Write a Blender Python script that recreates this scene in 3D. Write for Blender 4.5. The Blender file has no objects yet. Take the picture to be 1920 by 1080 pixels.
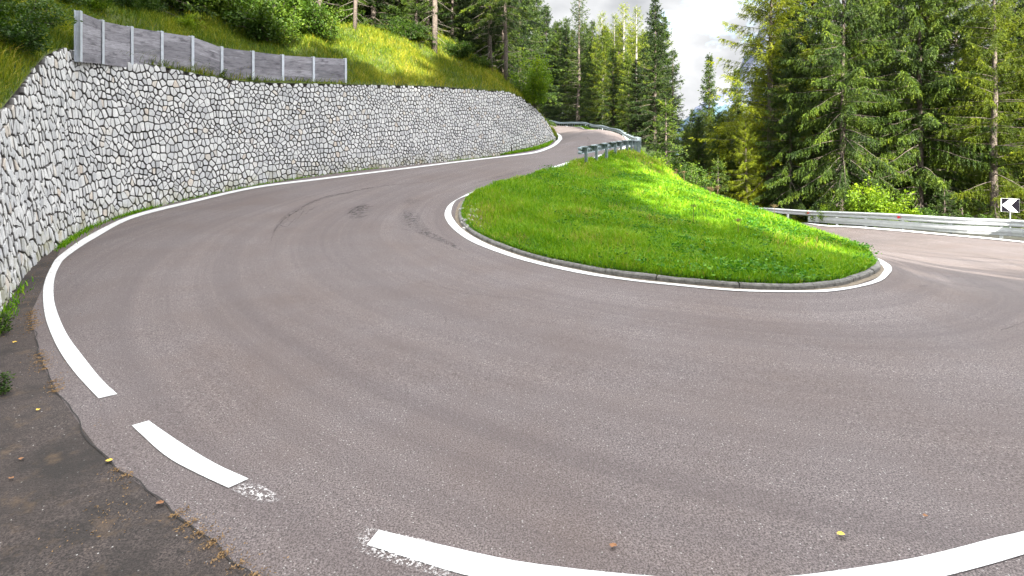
import bpy, math, random
import numpy as np
from mathutils import Vector, geometry
rng = np.random.default_rng(7); random.seed(7)
R = math.radians
sc = bpy.context.scene
# ------------------------------------------------------------------ camera, sky, sun, exposure
CAMH = 2.0; FPX = 960.0; HX, HY = 960.0, 270.0
cam_d = bpy.data.cameras.new('camera'); cam = bpy.data.objects.new('camera', cam_d)
sc.collection.objects.link(cam); sc.camera = cam
cam.location = (0, 0, CAMH); cam.rotation_euler = (R(90), 0, 0)
cam_d.sensor_width = 36; cam_d.lens = 18; cam_d.shift_y = -0.140625; cam_d.clip_start = 0.05; cam_d.clip_end = 20000
SUN_AZ = 161.0      # compass degrees from +Y clockwise towards +X
SUN_EL = 28.0
sdir = Vector((math.sin(R(SUN_AZ))*math.cos(R(SUN_EL)), math.cos(R(SUN_AZ))*math.cos(R(SUN_EL)), math.sin(R(SUN_EL))))
sl = bpy.data.lights.new('sun', 'SUN'); sl.energy = 4.6; sl.angle = R(0.5); sl.color = (1.0, 0.94, 0.83)
so = bpy.data.objects.new('sun', sl); sc.collection.objects.link(so)
so.rotation_euler = sdir.to_track_quat('Z', 'Y').to_euler(); so.location = (0, 0, 60)
w = bpy.data.worlds.new('World'); sc.world = w; w.use_nodes = True
nt = w.node_tree; N = nt.nodes; L = nt.links; N.clear()
out = N.new('ShaderNodeOutputWorld'); bg = N.new('ShaderNodeBackground'); bg.inputs[1].default_value = 0.1
sky = N.new('ShaderNodeTexSky'); sky.sky_type = 'NISHITA'; sky.sun_disc = False
sky.sun_elevation = R(SUN_EL); sky.sun_rotation = R(SUN_AZ)
tc = N.new('ShaderNodeTexCoord'); mp = N.new('ShaderNodeMapping'); mp.inputs['Scale'].default_value = (1, 1, 1.7)
mp.inputs['Location'].default_value = (0.35, 0.0, 0.13)
n1 = N.new('ShaderNodeTexNoise'); n1.inputs['Scale'].default_value = 3.6; n1.inputs['Detail'].default_value = 8; n1.inputs['Roughness'].default_value = 0.55
n2 = N.new('ShaderNodeTexNoise'); n2.inputs['Scale'].default_value = 5.0; n2.inputs['Detail'].default_value = 6; n2.inputs['Roughness'].default_value = 0.5
cr = N.new('ShaderNodeValToRGB'); cr.color_ramp.elements[0].position = 0.37; cr.color_ramp.elements[1].position = 0.45
cg = N.new('ShaderNodeValToRGB'); cg.color_ramp.elements[0].position = 0.36; cg.color_ramp.elements[1].position = 0.62
cg.color_ramp.elements[0].color = (1.02, 1.05, 1.10, 1); cg.color_ramp.elements[1].color = (1.95, 1.96, 1.98, 1)
sx = N.new('ShaderNodeSeparateXYZ'); mr = N.new('ShaderNodeMapRange'); mr.inputs[1].default_value = 0.28; mr.inputs[2].default_value = 0.6
mr.inputs[3].default_value = 1.0; mr.inputs[4].default_value = 6.2
mulc = N.new('ShaderNodeVectorMath'); mulc.operation = 'SCALE'
mix = N.new('ShaderNodeMix'); mix.data_type = 'RGBA'
L.new(tc.outputs['Generated'], mp.inputs[0]); L.new(mp.outputs[0], n1.inputs[0]); L.new(mp.outputs[0], n2.inputs[0])
L.new(n1.outputs[0], cr.inputs[0]); L.new(n2.outputs[0], cg.inputs[0]); L.new(tc.outputs['Generated'], sx.inputs[0])
L.new(sx.outputs[2], mr.inputs[0]); L.new(cg.outputs[0], mulc.inputs[0]); L.new(mr.outputs[0], mulc.inputs['Scale'])
L.new(cr.outputs[0], mix.inputs[0]); L.new(sky.outputs[0], mix.inputs[6]); L.new(mulc.outputs[0], mix.inputs[7])
L.new(mix.outputs[2], bg.inputs[0]); L.new(bg.outputs[0], out.inputs[0])
sc.view_settings.view_transform = 'Standard'; sc.view_settings.look = 'None'; sc.view_settings.gamma = 1
sc.view_settings.exposure = 2.55
sc.render.engine = 'CYCLES'
sc.cycles.max_bounces = 6; sc.cycles.diffuse_bounces = 3; sc.cycles.transmission_bounces = 4; sc.cycles.transparent_max_bounces = 6

# ------------------------------------------------------------------ helpers
C = sc.collection
def link(o): C.objects.link(o); return o
def mk(name, V, F, mat=None, parent=None, smooth=False, uv=None, attr=None):
    """V (n,3) array, F (m,k) int array or list of such arrays / list of lists"""
    me = bpy.data.meshes.new(name)
    V = np.asarray(V, dtype=np.float32)
    if isinstance(F, np.ndarray): Fs = [F]
    elif len(F) and isinstance(F[0], np.ndarray) and F[0].ndim == 2: Fs = list(F)
    else: Fs = None
    if Fs is not None:
        loops = np.concatenate([f.ravel() for f in Fs]).astype(np.int32)
        tot = np.concatenate([np.full(len(f), f.shape[1], np.int32) for f in Fs])
    else:
        loops = np.array([i for f in F for i in f], np.int32); tot = np.array([len(f) for f in F], np.int32)
    start = np.concatenate([[0], np.cumsum(tot)[:-1]]).astype(np.int32)
    me.vertices.add(len(V)); me.vertices.foreach_set('co', V.ravel())
    me.loops.add(len(loops)); me.loops.foreach_set('vertex_index', loops)
    me.polygons.add(len(tot)); me.polygons.foreach_set('loop_start', start); me.polygons.foreach_set('loop_total', tot)
    if uv is not None:
        ul = me.uv_layers.new(name='UVMap'); ul.data.foreach_set('uv', np.asarray(uv, np.float32)[loops].ravel())
    if attr:
        for k, a in attr.items():
            at = me.attributes.new(k, 'FLOAT', 'POINT'); at.data.foreach_set('value', np.asarray(a, np.float32))
    me.update(calc_edges=True)
    me.polygons.foreach_set('use_smooth', np.full(len(tot), bool(smooth)))
    if mat: me.materials.append(mat)
    o = bpy.data.objects.new(name, me); link(o)
    if parent: o.parent = parent
    return o
def empty(name, loc=(0,0,0), rz=0):
    o = bpy.data.objects.new(name, None); o.location = loc; o.rotation_euler = (0,0,rz); o.empty_display_size = 0.2; return link(o)
def tag(o, label=None, cat=None, group=None, kind=None):
    if label: o['label'] = label
    if cat: o['category'] = cat
    if group: o['group'] = group
    if kind: o['kind'] = kind
    return o
class MB:
    def __init__(s): s.V = []; s.F = []; s.n = 0
    def add(s, V, F):
        s.V.append(np.asarray(V, float)); s.F += [[i + s.n for i in f] for f in F]; s.n += len(V)
    def box(s, c, size, ax=None):
        """ax: 3x3 rows = local axes"""
        h = np.array(size)/2; ax = np.eye(3) if ax is None else np.asarray(ax)
        P = np.array([(x,y,z) for x in (-1,1) for y in (-1,1) for z in (-1,1)])*h
        s.add(P @ ax + np.asarray(c), [(0,1,3,2),(4,6,7,5),(0,4,5,1),(2,3,7,6),(0,2,6,4),(1,5,7,3)])
    def tube(s, P, r, n=6):
        P = np.asarray(P, float); r = np.broadcast_to(np.asarray(r, float), (len(P),))
        T = np.gradient(P, axis=0); T /= np.linalg.norm(T, axis=1)[:,None]+1e-9
        up = np.array([0,0,1.]) if abs(T[0,2]) < .9 else np.array([1.,0,0])
        A = np.cross(T, up); A /= np.linalg.norm(A, axis=1)[:,None]+1e-9; B = np.cross(T, A)
        a = np.linspace(0, 2*np.pi, n, endpoint=False)
        V = (P[:,None] + r[:,None,None]*(np.cos(a)[None,:,None]*A[:,None] + np.sin(a)[None,:,None]*B[:,None])).reshape(-1,3)
        F = [(i*n+j, i*n+(j+1)%n, (i+1)*n+(j+1)%n, (i+1)*n+j) for i in range(len(P)-1) for j in range(n)]
        F += [tuple(range(n))[::-1], tuple(range((len(P)-1)*n, len(P)*n))]
        s.add(V, F)
    def build(s, name, mat, parent=None, smooth=False):
        return mk(name, np.concatenate(s.V), s.F, mat, parent, smooth)
def catmull(P, n=8):
    P = np.asarray(P, float); Q = np.vstack([2*P[0]-P[1], P, 2*P[-1]-P[-2]]); o = []
    for i in range(1, len(Q)-2):
        p0,p1,p2,p3 = Q[i-1:i+3]
        for t in np.linspace(0,1,n,endpoint=False):
            o.append(.5*((2*p1)+(-p0+p2)*t+(2*p0-5*p1+4*p2-p3)*t*t+(-p0+3*p1-3*p2+p3)*t**3))
    o.append(P[-1]); return np.array(o)
def arc(P):
    return np.concatenate([[0], np.cumsum(np.linalg.norm(np.diff(P[:,:2],axis=0),axis=1))])
def resample(P, step=None, n=None):
    a = arc(P); n = n or max(2, int(round(a[-1]/step))+1); s = np.linspace(0,a[-1],n)
    return np.stack([np.interp(s, a, P[:,k]) for k in range(P.shape[1])],1)
def pz(px, py, zc):   # photograph pixel + distance ahead -> point
    return (px-HX)*zc/FPX, zc, CAMH+(HY-py)*zc/FPX

# ------------------------------------------------------------------ shape of the land (measured points, smooth surface through them)
CP = []
def cp(px, py, zc): CP.append(pz(px, py, zc))
for a in [(0,590,6),(60,510,7.8),(145,455,10),(300,395,14),(480,352,18),(650,325,21.5),(800,308,25),(900,297,28),(960,289,30.5),(1010,277,33),(1042,264,36),
          (1053,262,37.5),(1047,252,42),(1035,246,50),(1010,242,60),(970,240,72),(920,239,84),
          (1085,312,20.5),(1129,302,23.2),(1165,293,26.2),(1188,285,30.5),(1194,281,34),(1193,274,38),(1165,264,44),(1130,249,58),(1100,242.5,70),(1067,238,80),(1038,235,92),
          (1020,322,18.5),(950,345,16.5),(895,362,14.6),(862,395,13.2),(880,437,11.3),(950,468,9.8),(1100,508,8.3),(1250,530,7.45),(1400,542,7.1),(1550,541,7.25),(1620,524,7.9),(1645,508,8.4),(1643,487,9.6),
          (500,420,12.2),(700,400,13.6),(500,560,6.65),(100,560,6.6),
          (1800,600,6.1),(1800,540,8.8),(1800,500,12),(1800,470,16.2),(1920,540,8.3),(1920,500,11.6),(1920,470,15.8),(1700,470,15.6),(1700,450,20),
          (1920,451,21),(1800,441,22.5),(1700,433,24.5),(1600,425,27.5),(1520,419,31),(1440,411,34),(1385,405,37),
          (1186,268,42.5),(1166,260,48.5),(1133,248,60),(1101,240,72),(1071,237,82),
          # mound of the island
          (1210,296,25),(1200,344,18.5),(1200,400,13.2),(1200,450,10.4),(1100,330,19.5),(1100,400,13),(1300,358,18),(1300,425,11.8),(1300,480,9.1),
          (1400,403,14),(1400,458,10.3),(1400,500,8.4),(1500,448,11.4),(1500,490,9.1),(1590,492,9.3)]: cp(*a)
CP += [(x,y,z) for x,y,z in [(0,2.4,0),(-2.4,2.4,0),(2.6,2.5,0),(0,4,0),(4,4,-.02),(-4,4,.02),(0,-6,.05),(-8,-6,.3),(8,-6,.05),(16,2,-.3),(12,6.5,-.38),(17,11,-.95),(22,16,-1.6),(26,20,-1.9),
      (19,43,-4.2),(22,51,-5),(13.5,42,-4.1),(30,60,-6),(10.8,30,-2.9),(10.5,23,-2.1),(9.8,17,-1.2),(8.5,13.2,-.62),(11.5,26,-2.5),
      (9.3,28,-.6),(9.2,33,0.2),(14.5,45,-0.5),(15,55,1.0),
      (15,65,2.2),(14,80,4.0),(10,95,5.0),(-8,100,5.6),
      (24,26,-2.6),(21,33,-3.8),(20,42,-5),(30,30,-4),(35,45,-6),(25,60,-6),(45,20,-4),(30,0,-1),(60,60,-9),(20,90,-2),(30,110,-8),(60,100,-14),(60,-20,-3),
      (-20,110,7),(-10,140,7),(15,130,3),(-20,-20,1.5),(20,-25,0),(0,-30,1)]]
CP = np.array(CP)
def tps(r2): return np.where(r2 > 1e-9, .5*r2*np.log(np.maximum(r2,1e-9)), 0)
_n = len(CP); _d = ((CP[:,None,:2]-CP[None,:,:2])**2).sum(-1)
_A = np.zeros((_n+3,_n+3)); _A[:_n,:_n] = tps(_d)+np.eye(_n)*.12; _A[:_n,_n]=1; _A[:_n,_n+1:]=CP[:,:2]; _A[_n,:_n]=1; _A[_n+1:,:_n]=CP[:,:2].T
_W = np.linalg.solve(_A, np.concatenate([CP[:,2],[0,0,0]]))
def Z(x, y):
    x = np.asarray(x,float); y = np.asarray(y,float); sh = x.shape; x = x.ravel(); y = y.ravel(); o = np.empty(len(x))
    for i in range(0, len(x), 20000):
        a, b = x[i:i+20000], y[i:i+20000]
        o[i:i+20000] = tps((a[:,None]-CP[:,0])**2+(b[:,None]-CP[:,1])**2) @ _W[:_n] + _W[_n]+_W[_n+1]*a+_W[_n+2]*b
    return o.reshape(sh)
TT = np.concatenate([np.arange(2.0,12,.05), np.arange(12,40,.15), np.arange(40,130,.5)])
def hit(px, py, fn=Z, start=2.0):
    """where the line of sight of a photograph pixel meets the land"""
    T = TT[TT >= start]; dx = (px-HX)/FPX; dz = (HY-py)/FPX
    g = CAMH+dz*T - fn(dx*T, T); k = np.where((g[:-1] > 0) & (g[1:] <= 0))[0]
    if len(k) == 0: return None
    k = k[0]; t = T[k] + (T[k+1]-T[k])*g[k]/(g[k]-g[k+1]); 
    return np.array([dx*t, t, float(fn(np.array([dx*t]), np.array([t]))[0])])
def hits(L_, **k):
    o = [hit(a, b, **k) for a, b in L_]; return np.array([p for p in o if p is not None])

# wall foot
WALLPX = [(-75,678,4.3),(0,578,6),(60,497,7.8),(145,437,10),(215,409,12),(300,385,14),(390,365,16.1),(480,346.5,18),(565,334.5,19.8),(650,322.5,21.5),(725,314,23.2),(800,306.5,25),(855,301,26.4),(900,296.3,28),(932,292.3,29.2),(960,288.3,30.5),(985,283,31.6),(1010,276.5,33),(1028,269.5,34.5),(1041,263.5,36)]
WALLPX = [(a[0],a[1],c) for a,c in zip(WALLPX,[4.7,6.2,8.2,11,12.9,14.8,16.7,18.7,20.5,22.4,24.5,26.8,28.6,30.0,31.0,31.9,32.6,33.5,34.8,36])]
WB = np.array([((a-960)*c/960, c) for a,b,c in WALLPX]); WT = [262+85, 260, 188, 97, 104, 118, 138, 152, 155.5, 157, 158.5, 160, 163, 167, 169, 172, 183, 203, 228, 256]
WH = np.array([(b[1]-t)*b[2]/FPX for b, t in zip(WALLPX, WT)])
WF = catmull(np.column_stack([WB, WH]), 8); WF = resample(WF, .25); WU = arc(WF)
WF_z = Z(WF[:,0], WF[:,1])
def wall_frame(u):
    x = np.interp(u, WU, WF[:,0]); y = np.interp(u, WU, WF[:,1]); h = np.interp(u, WU, WF[:,2]); z = np.interp(u, WU, WF_z)
    e = .3; tx = np.interp(u+e,WU,WF[:,0])-np.interp(u-e,WU,WF[:,0]); ty = np.interp(u+e,WU,WF[:,1])-np.interp(u-e,WU,WF[:,1]); l = np.hypot(tx,ty)+1e-9
    return x, y, z, h, ty/l, -tx/l     # normal towards the road (right of travel)
BAT = 0.10
def wall_pt(u, v, d=0):
    x,y,z,h,nx,ny = wall_frame(u); k = d - BAT*v
    return np.stack([x+nx*k, y+ny*k, z+v], -1)
# inner edge of the bend, as traced
KERBPX = [(900,359),(878,370),(866,382),(860,401),(863,418),(878,435),(911,454),(964,474.5),(1024.6,492.5),(1085,505),(1157,518),(1260,530),(1308,534.5),(1380,540.5),(1428,543),(1499.6,544),(1571,537),(1607,527),(1641,513),(1651,501),(1640,484)]
KERB = hits(KERBPX); KERB = resample(catmull(KERB, 6), .12)
KE = KERB[-1]
LOWER_IN = np.array([(7.6,12.2),(8.6,14.5),(9.7,18),(10.7,23),(11.5,29),(12.2,35),(13.6,42),(16.5,50),(22,60)])
UP_IN = np.vstack([[(8.2,34.2),(7.1,30.6),(6.15,28.2),(5.4,26.4),(4.6,24.9),(3.85,23.3),(3.1,21.9),(2.45,20.7)], hits([(1048,318),(1000,329),(940,346)])[:,:2]])
INNER = np.vstack([UP_IN, KERB[:,:2], LOWER_IN])
FAR_L = [(3.45,38.2),(3.7,42),(3.75,50),(3.0,60),(.6,72),(-3.7,84),(-12,98)]
FAR_R = [(-5,108),(3,100),(7.6,89),(9.3,78),(10.2,68),(10.4,57),(10.05,48.5),(9.7,43.6),(9.1,38.5)]
LOWER_OUT = [(30,60),(23.5,51),(19,43.5),(16.7,38),(16.8,34.2),(17.9,31.2),(18.15,27.6),(18.8,24.6),(19.6,22.6),(21,21.1),(22.8,16.5),(22,10),(17,2.5),(9,-6)]
SHOULDER = [(-4.6,-6),(-4.55,2),(-4.85,3.6)]
outer_left = np.vstack([SHOULDER, WF[::3,:2]-0.0, FAR_L])
ROADPOLY = np.vstack([outer_left, FAR_R, INNER, LOWER_OUT])
def inside(x, y, P):
    c = np.zeros(np.shape(x), bool); n = len(P); j = n-1
    for i in range(n):
        xi,yi = P[i]; xj,yj = P[j]
        if yi != yj: c ^= ((yi > y) != (yj > y)) & (x < (xj-xi)*(y-yi)/(yj-yi)+xi)
        j = i
    return c
def pdist(x, y, P):
    """distance to polyline, arc position of the nearest point"""
    x = np.ravel(x); y = np.ravel(y); A = P[:-1]; B = P[1:]; D = B-A; l2 = (D**2).sum(1)+1e-12; a = arc(P)
    bd = np.full(len(x), 1e9); bu = np.zeros(len(x))
    for i in range(len(A)):
        t = np.clip(((x-A[i,0])*D[i,0]+(y-A[i,1])*D[i,1])/l2[i], 0, 1)
        d = np.hypot(x-A[i,0]-t*D[i,0], y-A[i,1]-t*D[i,1]); m = d < bd
        bd[m] = d[m]; bu[m] = a[i]+t[m]*math.sqrt(l2[i])
    return bd, bu
def sheet(name, P, fn, mat, spac, kind='structure', extra=None, zoff=0.0, uvfn=None, **kw):
    """triangulated sheet over the plan polygon P, following fn; spac(x,y) = wanted point spacing"""
    x0,y0 = P.min(0); x1,y1 = P.max(0); pts = []
    for lev, (s, lo, hi) in enumerate(spac):
        gx, gy = np.meshgrid(np.arange(x0,x1,s), np.arange(y0,y1,s)); gx = gx.ravel()+rng.uniform(-.1,.1,gx.size)*s; gy = gy.ravel()+rng.uniform(-.1,.1,gy.size)*s
        r = np.hypot(gx, gy); m = (r >= lo) & (r < hi); gx, gy = gx[m], gy[m]
        m = inside(gx, gy, P); gx, gy = gx[m], gy[m]
        d,_ = pdist(gx, gy, np.vstack([P,P[:1]])); m = d > s*.4; pts.append(np.column_stack([gx[m],gy[m]]))
    bd = [P[0]]
    Pc = np.vstack([P,P[:1]])
    for i in range(len(P)):
        a,b = Pc[i],Pc[i+1]; l = np.hypot(*(b-a)); r = np.hypot(*a); s = next((q[0] for q in spac if q[1] <= r < q[2]), 2)
        n = max(1,int(l/s)); 
        for k in range(1,n+1):
            bd.append(a+(b-a)*k/n)
    bd = np.array(bd[:-1]); allp = np.vstack([bd]+pts)
    E = [(i,(i+1)%len(bd)) for i in range(len(bd))]
    r = geometry.delaunay_2d_cdt([Vector(p) for p in allp], E, [list(range(len(bd)))], 1, 1e-5)
    V2 = np.array([tuple(v) for v in r[0]]); F = [f for f in r[2]]
    z = fn(V2[:,0], V2[:,1])+zoff
    V = np.column_stack([V2, z]); F = np.array([f for f in F if len(f)==3], np.int32)
    a,b,c = V2[F[:,0]],V2[F[:,1]],V2[F[:,2]]; cr_ = (b[:,0]-a[:,0])*(c[:,1]-a[:,1])-(b[:,1]-a[:,1])*(c[:,0]-a[:,0])
    F[cr_<0] = F[cr_<0][:,::-1]
    uv = uvfn(V2[:,0],V2[:,1]) if uvfn else None
    o = mk(name, V, F, mat, smooth=True, uv=uv, attr=extra(V2) if extra else None)
    o['kind'] = kind; return o

# ------------------------------------------------------------------ materials
class NT:
    """tiny node-graph writer"""
    def __init__(s, name):
        s.m = bpy.data.materials.new(name); s.m.use_nodes = True; s.n = s.m.node_tree.nodes; s.l = s.m.node_tree.links; s.n.clear()
        s.out = s.n.new('ShaderNodeOutputMaterial')
    def node(s, t, ins=None, **props):
        n = s.n.new(t)
        for k,v in props.items(): setattr(n,k,v)
        for k,v in (ins or {}).items():
            if isinstance(v, bpy.types.NodeSocket): s.l.new(v, n.inputs[k])
            else: n.inputs[k].default_value = v
        return n
    def noise(s, vec, scale, detail=4, rough=.55, dist=0):
        return s.node('ShaderNodeTexNoise', {'Vector':vec,'Scale':scale,'Detail':detail,'Roughness':rough,'Distortion':dist}).outputs[0]
    def coord(s, which='Object'): return s.node('ShaderNodeTexCoord').outputs[which]
    def mapping(s, vec, scale=(1,1,1), rot=(0,0,0), loc=(0,0,0)): return s.node('ShaderNodeMapping', {'Vector':vec,'Scale':scale,'Rotation':rot,'Location':loc}).outputs[0]
    def ramp(s, fac, stops, interp='LINEAR'):
        n = s.node('ShaderNodeValToRGB', {'Fac':fac}); e = n.color_ramp.elements; n.color_ramp.interpolation = interp
        while len(e) < len(stops): e.new(.5)
        for i,(p,c) in enumerate(stops): e[i].position = p; e[i].color = (c,c,c,1) if isinstance(c,(int,float)) else (*c,1)
        return n.outputs[0]
    def mix(s, f, a, b, mode='MIX'):
        n = s.node('ShaderNodeMix', data_type='RGBA', blend_type=mode)
        for k,v in ((0,f),(6,a),(7,b)):
            if isinstance(v, bpy.types.NodeSocket): s.l.new(v, n.inputs[k])
            else: n.inputs[k].default_value = v if k==0 else ((*v,1) if len(v)==3 else v)
        return n.outputs[2]
    def math(s, op, a, b=0.0, c=0.0):
        n = s.node('ShaderNodeMath', operation=op)
        for k,v in ((0,a),(1,b),(2,c)):
            if isinstance(v, bpy.types.NodeSocket): s.l.new(v, n.inputs[k])
            else: n.inputs[k].default_value = v
        return n.outputs[0]
    def attr(s, name): return s.node('ShaderNodeAttribute', attribute_name=name).outputs['Fac']
    def bump(s, h, strength=.3, dist=.01): return s.node('ShaderNodeBump', {'Height':h,'Strength':strength,'Distance':dist}).outputs[0]
    def pbr(s, col, rough=.8, metal=0, normal=None, spec=.5):
        ins = {'Base Color':col if isinstance(col, bpy.types.NodeSocket) else (*col,1), 'Roughness':rough,'Metallic':metal,'Specular IOR Level':spec}
        if normal is not None: ins['Normal'] = normal
        b = s.node('ShaderNodeBsdfPrincipled', ins); s.l.new(b.outputs[0], s.out.inputs[0]); return s.m
    def leaf(s, col, trans=.35, rough=.6, tcol=None):
        d = s.node('ShaderNodeBsdfPrincipled', {'Base Color':col,'Roughness':rough,'Specular IOR Level':.3})
        t = s.node('ShaderNodeBsdfTranslucent', {'Color':tcol or col}); m = s.node('ShaderNodeMixShader', {0:trans})
        s.l.new(d.outputs[0], m.inputs[1]); s.l.new(t.outputs[0], m.inputs[2]); s.l.new(m.outputs[0], s.out.inputs[0]); return s.m
def m_asphalt(name, base, dark=False):
    t = NT(name); co = t.coord(); uv = t.node('ShaderNodeTexCoord').outputs['UV']
    g1 = t.noise(co, 98, 3, .85); g2 = t.noise(co, 34, 3, .65)
    v = t.node('ShaderNodeTexVoronoi', {'Vector':co,'Scale':52.0}); sp = t.ramp(v.outputs['Distance'], [(0,1),(.16,1),(.24,0)])
    vc = t.node('ShaderNodeSeparateColor', {0:v.outputs['Color']}).outputs[0]
    b = base
    col = t.mix(t.ramp(g1, [(.41,0),(.60,1)]), tuple(c*.26 for c in b), tuple(min(1,c*1.9) for c in b))
    col = t.mix(t.math('MULTIPLY', sp, t.ramp(vc, [(.94,0),(.96,1)] if dark else [(.80,0),(.84,1)])), col, (.40,.38,.36))
    col = t.mix(t.math('MULTIPLY', sp, t.ramp(vc, [(.13,.85),(.17,0)])), col, (.03,.027,.025))
    col = t.mix(t.ramp(g2, [(.25,.55),(.5,0)]), col, tuple(c*.55 for c in b))
    big = t.noise(co, .55, 5, .6)
    col = t.mix(t.ramp(big, [(.38,.0),(.66,.5)]), col, (b[0]*.74,b[1]*.62,b[2]*.52))     # brownish dusty patches
    if not dark:
        st = t.noise(t.mapping(uv, (4.2,.07,1)), 1.0, 5, .6, .2)
        st2 = t.noise(t.mapping(uv, (1.1,.045,1), loc=(3,7,0)), 1.0, 3, .5)
        col = t.mix(t.ramp(st, [(.42,0),(.66,.4)]), col, (b[0]*.52,b[1]*.50,b[2]*.52))
        col = t.mix(t.ramp(st2, [(.40,0),(.70,.38)]), col, (b[0]*.58,b[1]*.56,b[2]*.58))
    else:
        bl = t.noise(co, 1.3, 6, .65)
        col = t.mix(t.ramp(bl, [(.38,.85),(.54,0)]), col, (.016,.013,.011)); col = t.mix(t.ramp(t.noise(t.mapping(co,loc=(4,8,0)),11,5,.7), [(.36,.6),(.46,0)]), col, (.018,.015,.013))
        br = t.noise(t.mapping(co, loc=(9,2,0)), 5, 6, .7)
        col = t.mix(t.ramp(br, [(.54,0),(.70,.6)]), col, (.095,.062,.036))
    h = t.math('ADD', g1, t.math('MULTIPLY', g2, .7))
    return t.pbr(col, .86, normal=t.bump(h, .55, .006), spec=.35)
M = {}
M['asphalt'] = m_asphalt('asphalt', (.113,.094,.090))
M['old_asphalt'] = m_asphalt('old_asphalt', (.044,.034,.030), True)
def m_paint():
    t = NT('road_paint'); co = t.coord(); n = t.noise(co, 45, 4, .7); n2 = t.noise(co, 9, 5, .6)
    col = t.mix(t.ramp(n, [(.33,1),(.40,0)]), (.56,.56,.55), (.22,.20,.19))
    col = t.mix(t.ramp(n2, [(.32,.7),(.56,0)]), col, (.33,.32,.30))
    return t.pbr(col, .6, normal=t.bump(t.noise(co,90,2), .3, .004))
M['paint'] = m_paint()
def m_wornpaint():
    t = NT('worn_paint'); co = t.coord(); n = t.noise(co, 60, 4, .75)
    f = t.ramp(n, [(.50,0),(.58,1)]); p = t.node('ShaderNodeBsdfPrincipled', {'Base Color':(.6,.57,.55,1),'Roughness':.7}); tr = t.node('ShaderNodeBsdfTransparent')
    m = t.node('ShaderNodeMixShader', {0:t.math('MULTIPLY', f, t.attr('tint')),1:tr.outputs[0],2:p.outputs[0]}); t.l.new(m.outputs[0], t.out.inputs[0]); return t.m
M['wornpaint'] = m_wornpaint()
def m_skid():
    t = NT('tyre_rubber'); co = t.coord(); n = t.noise(co, 9, 6, .75); n2 = t.noise(co, 55, 3, .7)
    f = t.math('MULTIPLY', t.ramp(n, [(.42,0),(.62,1)]), t.ramp(n2, [(.35,0),(.6,1)]))
    p = t.node('ShaderNodeBsdfPrincipled', {'Base Color':(.028,.025,.026,1),'Roughness':.6}); tr = t.node('ShaderNodeBsdfTransparent')
    m = t.node('ShaderNodeMixShader', {0:t.math('MULTIPLY', f, t.math('MULTIPLY', t.attr('tint'), .62)),1:tr.outputs[0],2:p.outputs[0]}); t.l.new(m.outputs[0], t.out.inputs[0]); return t.m
M['skid'] = m_skid()
def m_crackfade():
    t = NT('fine_crack'); co = t.coord(); f = t.ramp(t.noise(co, 14, 4, .7), [(.40,0),(.56,1)])
    p = t.node('ShaderNodeBsdfPrincipled', {'Base Color':(.03,.026,.025,1),'Roughness':.9}); tr = t.node('ShaderNodeBsdfTransparent')
    m = t.node('ShaderNodeMixShader', {0:t.math('MULTIPLY', f, .75),1:tr.outputs[0],2:p.outputs[0]}); t.l.new(m.outputs[0], t.out.inputs[0]); return t.m
M['crackfade'] = m_crackfade()
def m_stone():
    t = NT('granite_stone'); co = t.coord(); a = t.attr('tint'); n = t.noise(co, 7, 6, .65); n2 = t.noise(co, 60, 3, .7); n3 = t.noise(co, .35, 4, .6)
    col = t.ramp(a, [(0,(.33,.33,.33)),(.12,(.43,.43,.43)),(.5,(.52,.515,.50)),(.93,(.60,.59,.57)),(.965,(.52,.48,.42)),(.99,(.48,.40,.32)),(1,(.40,.40,.40))])
    col = t.mix(t.ramp(n, [(.35,.45),(.6,0)]), col, (.34,.34,.335))
    col = t.mix(t.ramp(n2, [(.34,.55),(.47,0)]), col, (.16,.155,.15))
    col = t.mix(t.ramp(n2, [(.6,0),(.7,.4)]), col, (.68,.68,.68))
    col = t.mix(t.attr('deep'), col, (.045,.036,.030))      # soil and mortar sitting in the joints
    z = t.attr('foot'); moss = t.math('MULTIPLY', t.ramp(z, [(0,1),(1,0)]), t.ramp(t.noise(co,3,5,.6), [(.42,0),(.6,.8)]))
    col = t.mix(moss, col, (.20,.19,.10))
    return t.pbr(col, .85, normal=t.bump(t.math('ADD',n,t.math('MULTIPLY',n2,.4)), .7, .02))
M['stone'] = m_stone()
def simple(name, c, rough=.8, metal=0, nscale=20, var=.35, bump=.2, dist=.01, spec=.5):
    t = NT(name); co = t.coord(); n = t.noise(co, nscale, 5, .65)
    col = t.mix(t.ramp(n, [(.3,0),(.7,1)]), tuple(x*(1-var) for x in c), tuple(min(1,x*(1+var)) for x in c))
    return t.pbr(col, rough, metal, t.bump(n, bump, dist), spec)
M['mortar'] = simple('dark_mortar', (.018,.013,.010), .95)
M['kerb'] = simple('kerb_stone', (.135,.128,.115), .9, nscale=14, var=.5, bump=.5, dist=.02)
M['pebble'] = simple('pale_pebble', (.38,.36,.33), .9, nscale=30, var=.4)
M['gutter'] = simple('gutter_dirt', (.15,.12,.085), .95, nscale=18, var=.45)
M['bark'] = simple('grey_brown_bark', (.105,.085,.07), .95, nscale=9, var=.6, bump=.8, dist=.05)
M['palebark'] = simple('pale_bark', (.30,.28,.25), .9, nscale=6, var=.55, bump=.6, dist=.04)
M['deadwood'] = simple('dead_twig', (.22,.19,.165), .9, nscale=30, var=.3)
M['steel'] = simple('galvanised_steel', (.34,.37,.39), .42, .55, nscale=6, var=.14, bump=.05, dist=.01)
M['steelblue'] = simple('weathered_galvanised_steel', (.27,.325,.35), .5, .45, nscale=7, var=.22, bump=.05)
M['whitesteel'] = simple('bright_galvanised_steel', (.44,.46,.48), .5, .3, nscale=4, var=.10, bump=.04)
M['postmetal'] = simple('fence_post_steel', (.50,.53,.58), .45, .4, nscale=9, var=.15, bump=.05)
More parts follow.
